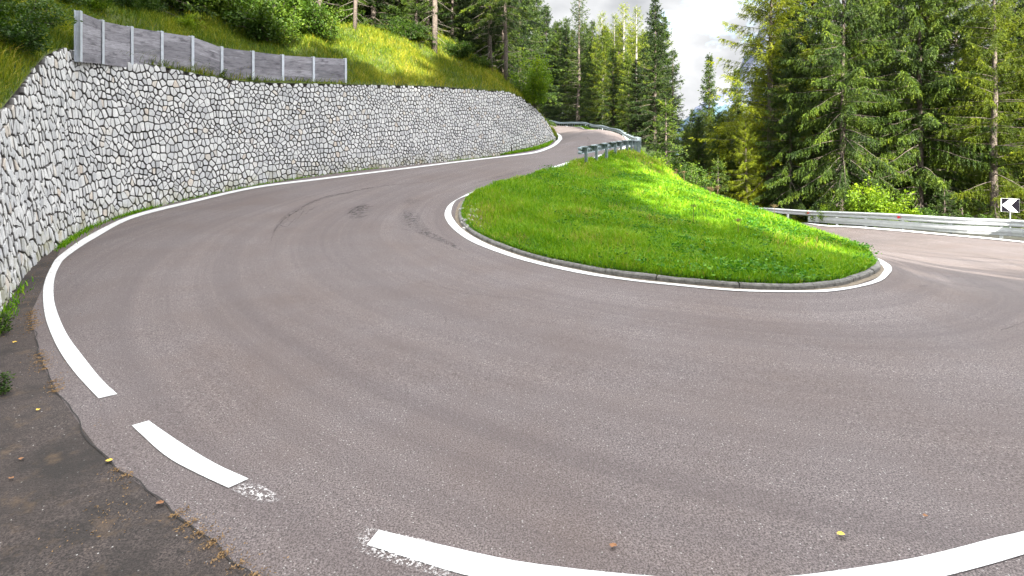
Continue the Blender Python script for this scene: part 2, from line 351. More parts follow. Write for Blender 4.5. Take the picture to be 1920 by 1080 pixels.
M['red'] = simple('red_reflector', (.65,.03,.04), .4, nscale=5, var=.05)
M['black'] = simple('sign_black', (.008,.007,.012), .7, nscale=5, var=.1, bump=.02, spec=.08)
M['white'] = simple('sign_white', (.76,.78,.80), .45, nscale=5, var=.04, bump=.02)
M['litter'] = simple('needle_litter', (.21,.125,.05), .95, nscale=40, var=.5)
M['leafyellow'] = simple('yellow_leaf', (.70,.47,.06), .7, nscale=20, var=.25)
M['leafbrown'] = simple('brown_leaf', (.22,.10,.04), .8, nscale=20, var=.3)
M['crack'] = simple('crack_dark', (.02,.017,.015), .95)
M['drystem'] = simple('dry_umbel', (.11,.075,.03), .9, nscale=30, var=.3)
def m_wood():
    t = NT('weathered_plank'); co = t.node('ShaderNodeTexCoord').outputs['UV']; a = t.attr('tint')
    g = t.noise(t.mapping(co, (1.2,28,1)), 2.0, 6, .7, .6); g2 = t.noise(t.mapping(co,(.8,3.0,1),loc=(5,1,0)), 2.2, 4, .6)
    col = t.ramp(a, [(0,(.15,.145,.16)),(.5,(.21,.20,.22)),(1,(.29,.28,.305))])
    col = t.mix(t.ramp(g, [(.38,.6),(.55,0)]), col, (.07,.065,.075)); col = t.mix(t.ramp(g2, [(.34,.75),(.47,0)]), col, (.055,.05,.06))
    col = t.mix(t.ramp(g2, [(.56,0),(.70,.5)]), col, (.36,.35,.38))
    return t.pbr(col, .85, normal=t.bump(g,.5,.01))
M['wood'] = m_wood()
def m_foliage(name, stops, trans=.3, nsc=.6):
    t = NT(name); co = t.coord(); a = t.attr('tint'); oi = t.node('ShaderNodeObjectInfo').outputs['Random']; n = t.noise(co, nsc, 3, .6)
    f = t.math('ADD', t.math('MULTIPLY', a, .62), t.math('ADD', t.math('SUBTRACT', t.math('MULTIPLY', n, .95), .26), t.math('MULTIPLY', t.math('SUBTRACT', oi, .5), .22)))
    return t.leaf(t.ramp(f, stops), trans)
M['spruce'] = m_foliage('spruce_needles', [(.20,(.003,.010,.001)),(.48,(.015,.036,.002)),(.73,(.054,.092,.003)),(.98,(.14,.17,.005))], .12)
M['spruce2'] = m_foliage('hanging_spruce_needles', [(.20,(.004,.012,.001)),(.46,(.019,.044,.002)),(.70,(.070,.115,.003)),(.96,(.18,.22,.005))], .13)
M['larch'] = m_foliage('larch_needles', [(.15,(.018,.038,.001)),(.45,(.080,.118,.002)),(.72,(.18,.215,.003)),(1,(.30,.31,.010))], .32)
M['leafgreen'] = m_foliage('bush_leaves', [(.15,(.008,.028,.002)),(.45,(.034,.078,.003)),(.75,(.095,.150,.007)),(1,(.20,.25,.02))], .3, 1.2)
M['leafbright'] = m_foliage('bright_bush_leaves', [(.15,(.035,.09,.003)),(.45,(.12,.21,.004)),(.75,(.25,.33,.008)),(1,(.38,.42,.03))], .4, 1.2)
M['weed'] = m_foliage('weed_leaves', [(.15,(.010,.065,.002)),(.5,(.045,.17,.004)),(.85,(.16,.33,.014)),(1,(.33,.50,.12))], .35, 2)
def m_grass(name, stops):
    t = NT(name); return t.leaf(t.ramp(t.attr('tint'), stops), .38)
M['grass'] = m_grass('island_grass', [(0,(.022,.09,.001)),(.3,(.085,.23,.001)),(.6,(.165,.325,.003)),(.85,(.26,.38,.008)),(.95,(.34,.37,.04)),(1,(.36,.27,.08))])
M['tallgrass'] = m_grass('tall_grass', [(0,(.026,.062,.003)),(.35,(.085,.145,.004)),(.62,(.19,.220,.007)),(.85,(.34,.30,.022)),(1,(.47,.37,.08))])
M['soilgrass'] = simple('turf', (.025,.045,.006), .95, nscale=6, var=.6, bump=.5, dist=.03)
M['hill'] = simple('hillside_turf', (.045,.060,.006), .95, nscale=1.2, var=.6, bump=.5, dist=.1)
M['forestfloor'] = simple('forest_floor', (.016,.016,.008), .95, nscale=1.0, var=.6, bump=.6, dist=.1)
# ------------------------------------------------------------------ road, ground, hillside
INC = arc(INNER)
def road_uv(x, y):
    d, u = pdist(x, y, INNER); return np.column_stack([d, u])
SP = [(.28,0,9),(.42,9,20),(.8,20,45),(1.6,45,400)]
road = sheet('road', ROADPOLY, Z, M['asphalt'], SP, uvfn=road_uv)
def ground_z(x, y):
    x = np.asarray(x,float); y = np.asarray(y,float); r = np.hypot(x,y); rr = np.minimum(1, 125/np.maximum(r,1e-6))
    z = Z(x*rr, y*rr); d,_ = pdist(x, y, np.vstack([ROADPOLY,ROADPOLY[:1]])); ins = inside(x, y, ROADPOLY)
    far = np.clip((r-125)/1500, 0, 1); z = z*(1-far) + far*(-70)
    d = d.reshape(z.shape); return z - .05 - np.where(ins, np.clip(d-.3,0,1)*.45, 0)
sect = [0]+list(np.geomspace(1.0, 9000, 175))
ang = np.linspace(0, 2*np.pi, 361)[:-1]
gV = [[0,0]]+[[r*math.sin(a), r*math.cos(a)] for r in sect[1:] for a in ang]; gV = np.array(gV); na = len(ang)
gz = ground_z(gV[:,0], gV[:,1])
gF = [np.array([[0,1+(j+1)%na,1+j] for j in range(na)],np.int32)]
i_,j_ = np.meshgrid(np.arange(len(sect)-2), np.arange(na), indexing='ij'); i_=i_.ravel(); j_=j_.ravel()
gF.append(np.column_stack([1+i_*na+j_, 1+i_*na+(j_+1)%na, 1+(i_+1)*na+(j_+1)%na, 1+(i_+1)*na+j_]).astype(np.int32))
ground = mk('ground', np.column_stack([gV,gz]), gF, M['forestfloor'], smooth=True); ground['kind'] = 'structure'

# hillside above the wall
top = wall_pt(WU, WF[:,2]); HE = np.vstack([[(-9,-12,1.6),(-5.6,-5,.35),(-4.7,2,.16),(-4.95,3.6,.35)], top[::4], [(x,y,Z(x,y)+.12) for x,y in FAR_L], [(-25,104,8)]])
HEa = arc(HE[:,:2]); U_END = HEa[4+len(top[::4])]
def hill_z(x, y):
    sh = np.shape(x); x = np.ravel(x).astype(float); y = np.ravel(y).astype(float)
    d,u = pdist(x, y, HE[:,:2]); z0 = np.interp(u, HEa, HE[:,2])
    fo = np.clip((u-U_END+6)/14, 0, 1); s1 = .62-.22*fo; s2 = .46-.06*fo
    f = np.where(d < 5.5, s1*d, s1*5.5+s2*(d-5.5)); f = np.where(d > 45, s1*5.5+s2*39.5+.25*(d-45), f)
    b = .25*np.sin(x*.9+1.3*np.sin(y*.5))*np.sin(y*.7)+.12*np.sin(x*2.3+y*1.7)
    return (z0 + f + b*np.clip(d/3,0,1)).reshape(sh)
HILLPOLY = np.vstack([HE[:,:2], [(-40,150),(-140,150),(-140,-70),(-30,-40)]])
SPH = [(.6,0,20),(.9,20,48),(3,48,90),(9,90,500)]
hill = sheet('hillside', HILLPOLY, hill_z, M['hill'], SPH)
def hit_hill(px, py): return hit(px, py, hill_z_in)
def hill_z_in(x, y):
    z = hill_z(x, y); return np.where(inside(x, y, HILLPOLY), z, -5)

# grass island and verge between the two legs of the bend
ISL = np.vstack([INNER, [(22,62),(13,70),(10.8,66),(10.7,57),(10.35,48.5),(9.95,43.6),(9.3,38.5)]])
def kerb_in(P, d):
    T = np.gradient(P, axis=0); T /= np.linalg.norm(T,axis=1)[:,None]; return P + d*np.column_stack([-T[:,1], T[:,0]])
KI = kerb_in(KERB[:,:2], .105)
ISL2 = np.vstack([UP_IN, KI, LOWER_IN, ISL[len(INNER):]])
def isl_z(x, y):
    sh = np.shape(x); x = np.ravel(x); y = np.ravel(y)
    d,_ = pdist(x, y, np.vstack([UP_IN,]))
    d2,_ = pdist(x, y, LOWER_IN); d3,_ = pdist(x,y,np.array(ISL[len(INNER):]))
    dk = np.minimum(np.minimum(d, d2), d3); dq,_ = pdist(x, y, KI); dk = np.minimum(dk, dq); b = .05*np.sin(x*2.1+y)*np.sin(y*1.7-x)+.025*np.sin(5*x+3*y)
    return (Z(x,y) + .09*np.clip(np.minimum(d,d2)/.8,0.9,1) + b*np.clip(dk,0,1)).reshape(sh)
island = sheet('grass_island_ground', ISL2, isl_z, M['soilgrass'], [(.3,0,14),(.5,14,30),(1.2,30,400)])

# kerb stones
def kerb_mesh():
    mb = MB(); P = KERB[:,:2]; a = arc(P); s = 0.0; prof = [(0,-.05),(.004,.055),(.02,.076),(.07,.082),(.105,.074),(.12,-.05)]
    while s < a[-1]-.3:
        l = random.uniform(.8,1.15); e = min(s+l-.018, a[-1]); q = np.linspace(s, e, 5); jit = random.uniform(-.01,.01); zz = random.uniform(-.012,.008)
        Vs = []
        for k in q:
            x,y = np.interp(k,a,P[:,0]), np.interp(k,a,P[:,1]); x2,y2 = np.interp(k+.05,a,P[:,0]), np.interp(k+.05,a,P[:,1]); x1,y1 = np.interp(k-.05,a,P[:,0]), np.interp(k-.05,a,P[:,1])
            n = np.array([-(y2-y1), x2-x1]); n /= np.linalg.norm(n); z = float(Z(x,y))
            for w_,h_ in prof: Vs.append((x+n[0]*(w_+jit)+random.uniform(-.004,.004), y+n[1]*(w_+jit), z+h_+(zz if h_>0 else 0)+random.uniform(-.004,.004)*(h_>0)))
        m = len(prof); F = [(i*m+j,i*m+j+1,(i+1)*m+j+1,(i+1)*m+j) for i in range(4) for j in range(m-1)]+[tuple(range(m))[::-1], tuple(range(4*m,5*m))]
        mb.add(Vs, F); s += l
    return mb
k = kerb_mesh().build('kerb', M['kerb']); k['kind'] = 'structure'

# painted lines and other flat marks
def ribbon(name, A, B, mat, off=.004, step=.25, taper=False, kind='structure', zfn=Z):
    A = catmull(np.asarray(A)[:,:2], 6); B = catmull(np.asarray(B)[:,:2], 6); n = max(4, int(arc(A)[-1]/step)); A = resample(A, n=n); B = resample(B, n=n); m = 3
    W_ = np.linspace(0,1,m); P = A[:,None]*(1-W_[None,:,None])+B[:,None]*W_[None,:,None]; P = P.reshape(-1,2)
    z = zfn(P[:,0],P[:,1])+off+.0004*np.hypot(P[:,0],P[:,1])
    i,j = np.meshgrid(np.arange(n-1),np.arange(m-1),indexing='ij'); i=i.ravel(); j=j.ravel()
    F = np.column_stack([i*m+j,(i+1)*m+j,(i+1)*m+j+1,i*m+j+1]).astype(np.int32)
    tt = np.repeat(np.sin(np.linspace(0,np.pi,n))**.5 if taper else np.ones(n), m); tt = tt*np.tile([.45,1,.45] if taper else [1,1,1], n)
    a,b,c_ = P[F[0,0]],P[F[0,1]],P[F[0,2]]
    if (b[0]-a[0])*(c_[1]-a[1])-(b[1]-a[1])*(c_[0]-a[0]) < 0: F = F[:,::-1]
    o = mk(name, np.column_stack([P,z]), F, mat, attr={'tint':tt}); 
    if kind: o['kind'] = kind
    return o
def pxribbon(name, a, b, mat, **k): return ribbon(name, hits(a), hits(b), mat, **k)
OUT_A = [(185,748),(145,705.5),(116.6,667),(98.5,633),(85.5,597),(81,563),(83,532),(96,501),(114,478),(172,439),(250,403.5),(350,378.7),(480,349.8),(605,334),(730,318.8),(820,307.6),(900,298),(960,291),(1000,285.3),(1022,278),(1038,270),(1045.5,262),(1046,257),(1040,251),(1032,247)]
OUT_B = [(220,740),(189,711),(155.5,669),(127,630),(109,591),(100.6,558),(102,524),(111.5,499),(128,480),(178,447),(250,409.5),(350,383),(480,353.2),(605,336.8),(730,321),(820,309.8),(900,300),(960,293),(1000,288),(1025,281),(1043,272),(1053,262),(1053,256),(1045,250),(1036,246)]
pxribbon('edge_line', OUT_A, OUT_B, M['paint'])
pxribbon('edge_line', [(247,799),(308,854),(366,887),(428.5,916)], [(279,790),(337,830),(404,870.5),(466,899)], M['paint'], step=.1)
pxribbon('edge_line', [(710,995),(827,1023),(960,1052),(1080,1068),(1200,1080),(1320,1088)], [(688,1023),(773,1050),(873,1080),(1000,1103),(1150,1122),(1310,1134)], M['paint'], step=.1)
pxribbon('edge_line', [(1420,1086),(1525,1077.5),(1690,1052.5),(1790,1030),(1865,1010),(1920,997.5),(2050,960),(2200,910)], [(1430,1130),(1560,1118),(1700,1098),(1790,1077.5),(1865,1057.5),(1920,1041),(2050,1001),(2200,950)], M['paint'], step=.1)
INL_O = [(1048.6,318),(1000,330),(940,347),(875,365),(844,383),(834,400),(838,415.5),(854,433.6),(892,457.6),(964,484),(1061,508),(1157,524),(1260,535.7),(1380,546.5),(1499.6,549),(1571,546),(1643,531),(1667,515),(1672,503),(1662.5,493.7),(1643,484),(1624,478)]
INL_I = [(1048.6,319.6),(1000,331.8),(940,349.5),(892,362),(856,376),(846,396),(850,411),(868,431),(916,459),(988.5,485),(1085,507.5),(1181,523.8),(1260,532.3),(1380,543.3),(1499.6,545.8),(1571,541.7),(1619,533),(1648,520),(1657.7,508),(1655,500),(1641,490),(1618,479)]
pxribbon('edge_line', INL_O, INL_I, M['paint'], off=.007, step=.12)
up = resample(catmull(np.vstack([FAR_R[1:], UP_IN[:9]]), 6), .5); upo = kerb_in(up, -.12); upi = kerb_in(up, -.34)
ribbon('edge_line', upo, upi, M['paint'], off=.012)
lo = [(1385,406.8),(1450,412.6),(1560,421.8),(1754,436.3),(1850,444.8),(1920,451.8)]
pxribbon('edge_line', [(a,b+1.4) for a,b in lo], [(a,b+4.0) for a,b in lo], M['paint'], off=.015)
pxribbon('worn_line_paint', [(428,917),(470,938),(510,948)], [(466,899),(500,918),(535,938)], M['wornpaint'], step=.05, taper=True, off=.006)
pxribbon('worn_line_paint', [(672,985),(760,1005),(900,1040)], [(655,1030),(750,1062),(860,1092)], M['wornpaint'], step=.05, taper=True, off=.005)
# shoulder of older, darker asphalt left of the long seam
SEAM = [(59,585),(60,603),(65,625),(74,661),(82,690),(96,713),(110,740),(159,810),(207,868),(270,916),(337,969),(400,1022),(457,1070),(500,1110)]
SEAMP = hits(SEAM)[:,:2]; SEAMP = resample(catmull(SEAMP, 6), .12)
wf = WF[(WF[:,1] < 10.6)][:,:2][::-1]
shp = np.vstack([SEAMP, [(-1.0,1.2),(-4.55,1.2),(-4.75,3.4)], wf[::-1][::3]])
sh_ = sheet('pavement_shoulder', shp, Z, M['old_asphalt'], [(.25,0,20)], zoff=.004)
ns = len(SEAMP); wj = .022+.015*rng.random(ns); Tn = kerb_in(SEAMP, 1)-SEAMP
wob = (rng.random(ns)-.5)[:,None]*.035
ribbon('pavement_seam', SEAMP+Tn*(wob+.003), SEAMP+Tn*(wob-.005), M['crack'], off=.007, step=.06)
gk = KERB[:,:2]; ribbon('gutter', kerb_in(gk,-.085), kerb_in(gk,.01), M['gutter'], off=.0015)
def mark(pts, wpx, al=1.0, **k):
    P = np.array(pts, float); T = np.gradient(P, axis=0); T /= np.linalg.norm(T,axis=1)[:,None]; n = np.column_stack([-T[:,1],T[:,0]]); wv = np.broadcast_to(np.asarray(wpx,float),(len(P),))[:,None]/2
    o = pxribbon('tyre_mark', (P+n*wv).tolist(), (P-n*wv).tolist(), M['skid'], taper=True, off=.004, **k)
    if al < 1:
        a = o.data.attributes['tint']; v = np.empty(len(a.data), np.float32); a.data.foreach_get('value', v); a.data.foreach_set('value', v*al)
    return o
mark([(508,452),(514,434),(530,412),(560,392),(600,374),(650,362),(720,349),(800,341),(860,325)], [2,4,6,6,5,3,2,1.5,1.5])
mark([(512,440),(527,418),(545,404),(575,393),(600,384)], [6,11,12,8,5], .6)
mark([(645,402),(668,396),(690,390),(700,386)], [9,16,20,8]); mark([(650,408),(670,408),(685,404)], [5,8,5])
mark([(755,392),(772,405),(780,420),(800,436),(830,452),(870,470)], [14,26,28,16,10,5]); mark([(748,398),(765,412),(778,424)], [16,26,16]); mark([(648,404),(668,397),(692,388)], [12,20,10])
mark([(745,428),(790,437),(830,450),(880,478)], [3,7,9,4]); mark([(750,382),(770,378),(790,380)], [8,12,8])
mark([(1000,317),(1020,313),(1045,309)], [2,5,3]); mark([(1101,257),(1105,264),(1103,271),(1097,278)], [1.5,2,2,1.5])
mark([(1875,621),(1895,614),(1925,603)], [2,2.5,3]); mark([(1722,538),(1731,536.5),(1742,537)], [3,5,3]); mark([(1780,472),(1840,479),(1900,495),(1960,520)], [2,2,2,2])
mark([(770,518),(850,545),(960,560),(1060,570)], [3,5,4,3], .4); mark([(880,345),(940,331),(1000,318)],[3,4,3]); mark([(480,570),(520,590),(580,612)], [3,4,3], .4)
mark([(380,520),(400,470),(440,430),(520,400)], [10,16,14,8], .3); mark([(700,640),(800,662),(900,668)], [6,12,8], .25)
mark([(1300,625),(1400,632),(1500,634)], [5,9,5], .3)

def crack(pts, wpx=.75, amp=2.0):
    P = resample(np.array(pts,float), step=4.0); P[1:-1] += rng.normal(0,amp*.45,(len(P)-2,2)); T = np.gradient(P,axis=0); T /= np.linalg.norm(T,axis=1)[:,None]; n = np.column_stack([-T[:,1],T[:,0]]); w_ = rng.uniform(.4,1,len(P))[:,None]*wpx/2
    A, B = hits((P+n*w_).tolist()), hits((P-n*w_).tolist()); k_ = min(len(A),len(B)); o = ribbon('road_crack', A[:k_], B[:k_], M['crackfade'], off=.005, step=.05, taper=True)
for c_ in ([(508,455),(517,430),(535,410),(548,402),(572,386),(606,371),(640,364),(700,352)],[(524,424),(540,425),(556,408),(572,403),(590,388)],[(538,412),(552,418),(570,396)],[(650,402),(672,388),(700,387)],[(662,410),(690,404)],
           [(1877,620),(1898,613),(1925,604)],[(1101,257),(1105,264),(1103,271),(1097,278)]):
    crack(c_)
# ------------------------------------------------------------------ the stone wall
def clip(poly, px_, py_, nx, ny):
    o = []; n = len(poly)
    for i in range(n):
        a = poly[i]; b = poly[(i+1)%n]; da = (a[0]-px_)*nx+(a[1]-py_)*ny; db = (b[0]-px_)*nx+(b[1]-py_)*ny
        if da <= 0: o.append(a)
        if (da < 0) != (db < 0) and abs(da-db) > 1e-12:
            t = da/(da-db); o.append((a[0]+(b[0]-a[0])*t, a[1]+(b[1]-a[1])*t))
    return o
def build_wall():
    Ltot = WU[-1]; du, dv = .168, .196; seeds = []
    row = 0; v = -.12
    while v < 4.2:
        u = random.uniform(0,du); 
        while u < Ltot+du:
            sc_ = random.choice((.72,.85,1,1,1.2,1.35)); 
            seeds.append((u+random.uniform(-.065,.065), v+random.uniform(-.075,.075)+.06*math.sin(u*1.1+row*.6))); u += du*sc_
        v += dv*random.uniform(.85,1.15); row += 1
    S = np.array(seeds); hh = np.interp(S[:,0], WU, WF[:,2]); S = S[(S[:,1] < hh+.25)]
    cell = {}; cs = .5
    for i,(u,v) in enumerate(S): cell.setdefault((int(u//cs), int(v//cs)), []).append(i)
    Vo, Fo, tint, foot, deep = [], [], [], [], []; n0 = 0
    for i,(u,v) in enumerate(S):
        h = float(np.interp(u, WU, WF[:,2]))
        if v > h-.02: continue
        poly = [(u-.5,v-.5),(u+.5,v-.5),(u+.5,v+.5),(u-.5,v+.5)]
        cu, cv = int(u//cs), int(v//cs)
        for a in (-1,0,1):
            for b in (-1,0,1):
                for j in cell.get((cu+a, cv+b), ()):
                    if j == i: continue
                    p = S[j]; poly = clip(poly, (u+p[0])/2, (v+p[1])/2, p[0]-u, p[1]-v)
        h0 = float(np.interp(u-.15,WU,WF[:,2])); h1 = float(np.interp(u+.15,WU,WF[:,2])); s = (h1-h0)/.3; tb = random.uniform(-.03,.03)
        poly = clip(poly, u, h+tb, -s, 1); poly = clip(poly, u, -.05, 0, -1)
        if abs(u-U_DRAIN) < .3 and v < .55:
                        poly = clip(poly, U_DRAIN+(.025 if u > U_DRAIN else -.025), 0, -1 if u > U_DRAIN else 1, 0)
        if len(poly) < 3: continue
        P = np.array(poly); c = P.mean(0)
        # irregular corner rounding
        Q = []
        for q in range(len(P)):
            a,b,d = P[q-1], P[q], P[(q+1)%len(P)]
            if min(np.hypot(*(a-b)), np.hypot(*(d-b))) < .02: Q.append(b); continue
            r = random.uniform(.04,.16); Q += [b+(a-b)*r, b+(d-b)*r]
        P = np.array(Q); rad = np.hypot(*(P-c).T); 
        if rad.max() < .045: continue
        gap = .0175*random.uniform(.7,1.6); P0 = c+(P-c)*(1-gap/np.maximum(rad,.04))[:,None]
        P1 = c+(P-c)*(1-(gap+.006)/np.maximum(rad,.05))[:,None]; P2 = c+(P-c)*(1-(gap+.018)/np.maximum(rad,.07))[:,None]
        d = random.uniform(.025,.046); tu, tv = random.uniform(-.07,.07), random.uniform(-.07,.07); m = len(P)
        for ring, dd in ((P0,-.06),(P0,d*.72),(P1,d*.93),(P2,d)):
            ex = (ring-c)@np.array([tu,tv]) if dd > 0 else 0
            w_ = wall_pt(ring[:,0], ring[:,1], dd+ex+ (rng.uniform(-.003,.003,m) if dd > 0 else 0)); Vo.append(w_)
        Vo.append(wall_pt(np.array([c[0]]), np.array([c[1]]), d+random.uniform(0,.004)))
        for rr in range(3):
            for q in range(m): Fo.append((n0+rr*m+q, n0+rr*m+(q+1)%m, n0+(rr+1)*m+(q+1)%m, n0+(rr+1)*m+q))
        for q in range(m): Fo.append((n0+3*m+q, n0+3*m+(q+1)%m, n0+4*m))
        tint += [random.random()]*(4*m+1); deep += [1]*m+[.75]*m+[0]*(2*m+1); foot += [min(1,max(0,v/.6))]*(4*m+1); n0 += 4*m+1
    t = empty('stone_wall', tuple(wall_pt(np.array([14.]),np.array([0.]))[0]))
    tag(t, 'tall retaining wall of pale irregular fitted stones curving round the outside of the bend', 'wall')
    V = np.concatenate(Vo)-np.array(t.location)
    mk('stone_facing', V, Fo, M['stone'], t, attr={'tint':tint,'foot':foot,'deep':deep})
    q = WU[::2]; hq = np.interp(q,WU,WF[:,2]); a = wall_pt(q, 0*q-.3, -.035); b = wall_pt(q, hq-.03, -.035); c = wall_pt(q, hq-.03, -.55); d = wall_pt(q, 0*q-.3, -.9); m = len(q)
    V = np.concatenate([a,b,c,d])-np.array(t.location); F = [(k_*m+i, k_*m+i+1, ((k_+1)%4)*m+i+1, ((k_+1)%4)*m+i) for k_ in range(4) for i in range(m-1)]+[(0,m,2*m,3*m),(m-1,4*m-1,3*m-1,2*m-1)]
    mk('mortar_core', V, F, M['mortar'], t)
    return t
_q = np.hypot(WF[:,0]-(977-960)*31.2/960, WF[:,1]-31.2); U_DRAIN = float(WU[_q.argmin()])
build_wall()

# ------------------------------------------------------------------ guard rails
WPROF = [(-.010,-.155),(.030,-.140),(.062,-.105),(.062,-.065),(.012,-.030),(.012,.030),(.062,.065),(.062,.105),(.030,.140),(-.010,.155)]
def path_frames(P3, side):
    T = np.gradient(P3, axis=0); T /= np.linalg.norm(T,axis=1)[:,None]; Nn = np.column_stack([T[:,1],-T[:,0],0*T[:,0]]); Nn /= np.linalg.norm(Nn,axis=1)[:,None]; return T, Nn*side
def sweep(P3, prof, side, thick=.004):
    T,Nn = path_frames(P3, side); m = len(prof); V = []
    for s_ in (0,-thick):
        for i in range(len(P3)):
            for (a,b) in prof: V.append(P3[i]+Nn[i]*(a+s_)+np.array([0,0,b]))
    n = len(P3); F = []
    for o_ in (0,1):
        base = o_*n*m
        for i in range(n-1):
            for j in range(m-1):
                f = (base+i*m+j, base+i*m+j+1, base+(i+1)*m+j+1, base+(i+1)*m+j); F.append(f if o_ == 0 else f[::-1])
    for i in range(n-1):
        for j in (0,m-1): F.append((i*m+j,(i+1)*m+j,n*m+(i+1)*m+j,n*m+i*m+j))
    return V, F
# upper rail: runs beside the far road and ends in a curled terminal
RP = np.array([pz(*a)[:2] for a in [(1086,312,20.5),(1107,307,21.8),(1129,302,23.2),(1148,298,24.6),(1165,293,26.2),(1178,289,28),(1189,285,30.5),(1195,281,34),(1195,275,38),(1186,268,42.5),(1166,260,48.5),(1133,248,60),(1101,240,72),(1071,237,82),(1030,234.5,95),(985,233,105)]])
def guardrail(P2, side, name, label, zfn, top_h, mats, spacing, posts_back=.17, plates=True, terminal=True, reflect=None, group=None):
    P = resample(catmull(P2, 8), .35); z = zfn(P[:,0],P[:,1]); kz = np.ones(17)/17; z = np.convolve(np.pad(z,8,mode='edge'), kz, 'valid'); P3 = np.column_stack([P, z+top_h-.155]); t = empty(name, tuple(P3[0]-[0,0,top_h-.155])); O = np.array(t.location)
    tag(t, label, 'guardrail', group)
    V,F = sweep(P3-O, WPROF, side); mk('rail_beam', V, F, mats[0], t, smooth=False)
    T,Nn = path_frames(P3, side); a = arc(P); s = .25
    while s < a[-1]:
        i = int(np.searchsorted(a, s)); i = min(i, len(P3)-1); p = P3[i]-O; ax = [T[i],Nn[i],(0,0,1)]
        mb = MB(); c = p-Nn[i]*posts_back; H = top_h+.35
        for dy in (-.05,.05): mb.box(c+Nn[i]*dy+np.array([0,0,.1-H/2]), (.10,.006,H), ax)      # I-section post
        mb.box(c+np.array([0,0,.1-H/2]), (.006,.094,H), ax)
        po = mb.build('post', mats[1], t)
        if plates:
            mp_ = MB(); q = p-Nn[i]*(posts_back/2); zt = .16
            Vp = [p+Nn[i]*.05+T[i]*.06, p+Nn[i]*.05-T[i]*.06, p-Nn[i]*.02-T[i]*.25, p-Nn[i]*(posts_back+.06)-T[i]*.07, p-Nn[i]*(posts_back+.06)+T[i]*.07, p-Nn[i]*.02+T[i]*.25]
            Vp = [v+np.array([0,0,zt]) for v in Vp]+[v+np.array([0,0,zt-.03]) for v in Vp]
            mp_.add(Vp, [(0,1,2,3,4,5)[::-1],(6,7,8,9,10,11)]+[(k_,(k_+1)%6,6+(k_+1)%6,6+k_) for k_ in range(6)])
            mp_.box(q+np.array([0,0,.0]), (.012,posts_back,.2), ax); mp_.build('spacer', mats[0], t)
        s += spacing
    if terminal:   # two curled lobes closing the end of the beam
        a0 = P3[0]-O; mb = MB()
        for dz in (.085,-.085):
            th = np.linspace(0, np.pi*1.05, 14); pr = []
            for q in th:
                r_ = .09; pr.append(a0+Nn[0]*(.05-r_+r_*math.cos(q))-T[0]*(r_*1.25*math.sin(q))+np.array([0,0,dz]))
            Vv = []; 
            for q in pr:
                for b_,o_ in ((-.055,0),(-.028,.015),(.028,.015),(.055,0)): Vv.append(q+np.array([0,0,b_])-T[0]*o_*1.2)
            m=4; mb.add(Vv, [(i*m+j,(i+1)*m+j,(i+1)*m+j+1,i*m+j+1) for i in range(len(pr)-1) for j in range(m-1)])
        o = mb.build('end_terminal', mats[0], t); md = o.modifiers.new('s','SOLIDIFY'); md.thickness = .005
    return t, P3, T, Nn
guardrail(RP, -1, 'guardrail', 'blue-grey steel guardrail with a curled end, beside the far road above the grass island', lambda x,y: Z(x,y), .76, (M['steelblue'], M['steelblue']), 1.33)
RL = np.array([pz(*a)[:2] for a in [(2060,466,17.5),(1990,458,19.2),(1920,450,21.1),(1860,445,22),(1800,440.5,22.8),(1700,432,24.8),(1600,424,27.8),(1520,418,31.2),(1440,411,34.4),(1385,405,37.4)]]+[(16.9,40),(19,43.8)])
g2, P3, T, Nn = guardrail(RL, -1, 'guardrail', 'bright galvanised guardrail with a lower skirt panel along the sunlit lower road', lambda x,y: Z(x,y), .78, (M['whitesteel'], M['steel']), 2.0, plates=False, terminal=False)
O = np.array(g2.location); sel = P3[:,0]/P3[:,1]*960+960 > 1516
SK = [(-.005,-.19),(.02,-.17),(.02,-.05),(.045,-.04),(.045,.06),(.02,.07),(.02,.16),(-.005,.17)]
V,F = sweep(P3[sel]-O-np.array([0,0,.36]), SK, -1); mk('skirt_panel', V, F, M['whitesteel'], g2)
for pxr in (1520, 1606, 1689, 1790):
    i = int(np.abs(P3[:,0]/P3[:,1]*960+960-pxr).argmin()); p = P3[i]-O+Nn[i]*.07
    if pxr in (1606,1790): continue
    mb = MB(); mb.add([p-T[i]*.09, p+np.array([0,0,.075])+T[i]*.05, p-np.array([0,0,.075])+T[i]*.05, p-T[i]*.09-Nn[i]*.05, p+np.array([0,0,.075])+T[i]*.05-Nn[i]*.05, p-np.array([0,0,.075])+T[i]*.05-Nn[i]*.05], [(0,1,2),(3,5,4),(0,3,4,1),(1,4,5,2),(2,5,3,0)])
    mb.build('reflector', M['red'], g2)

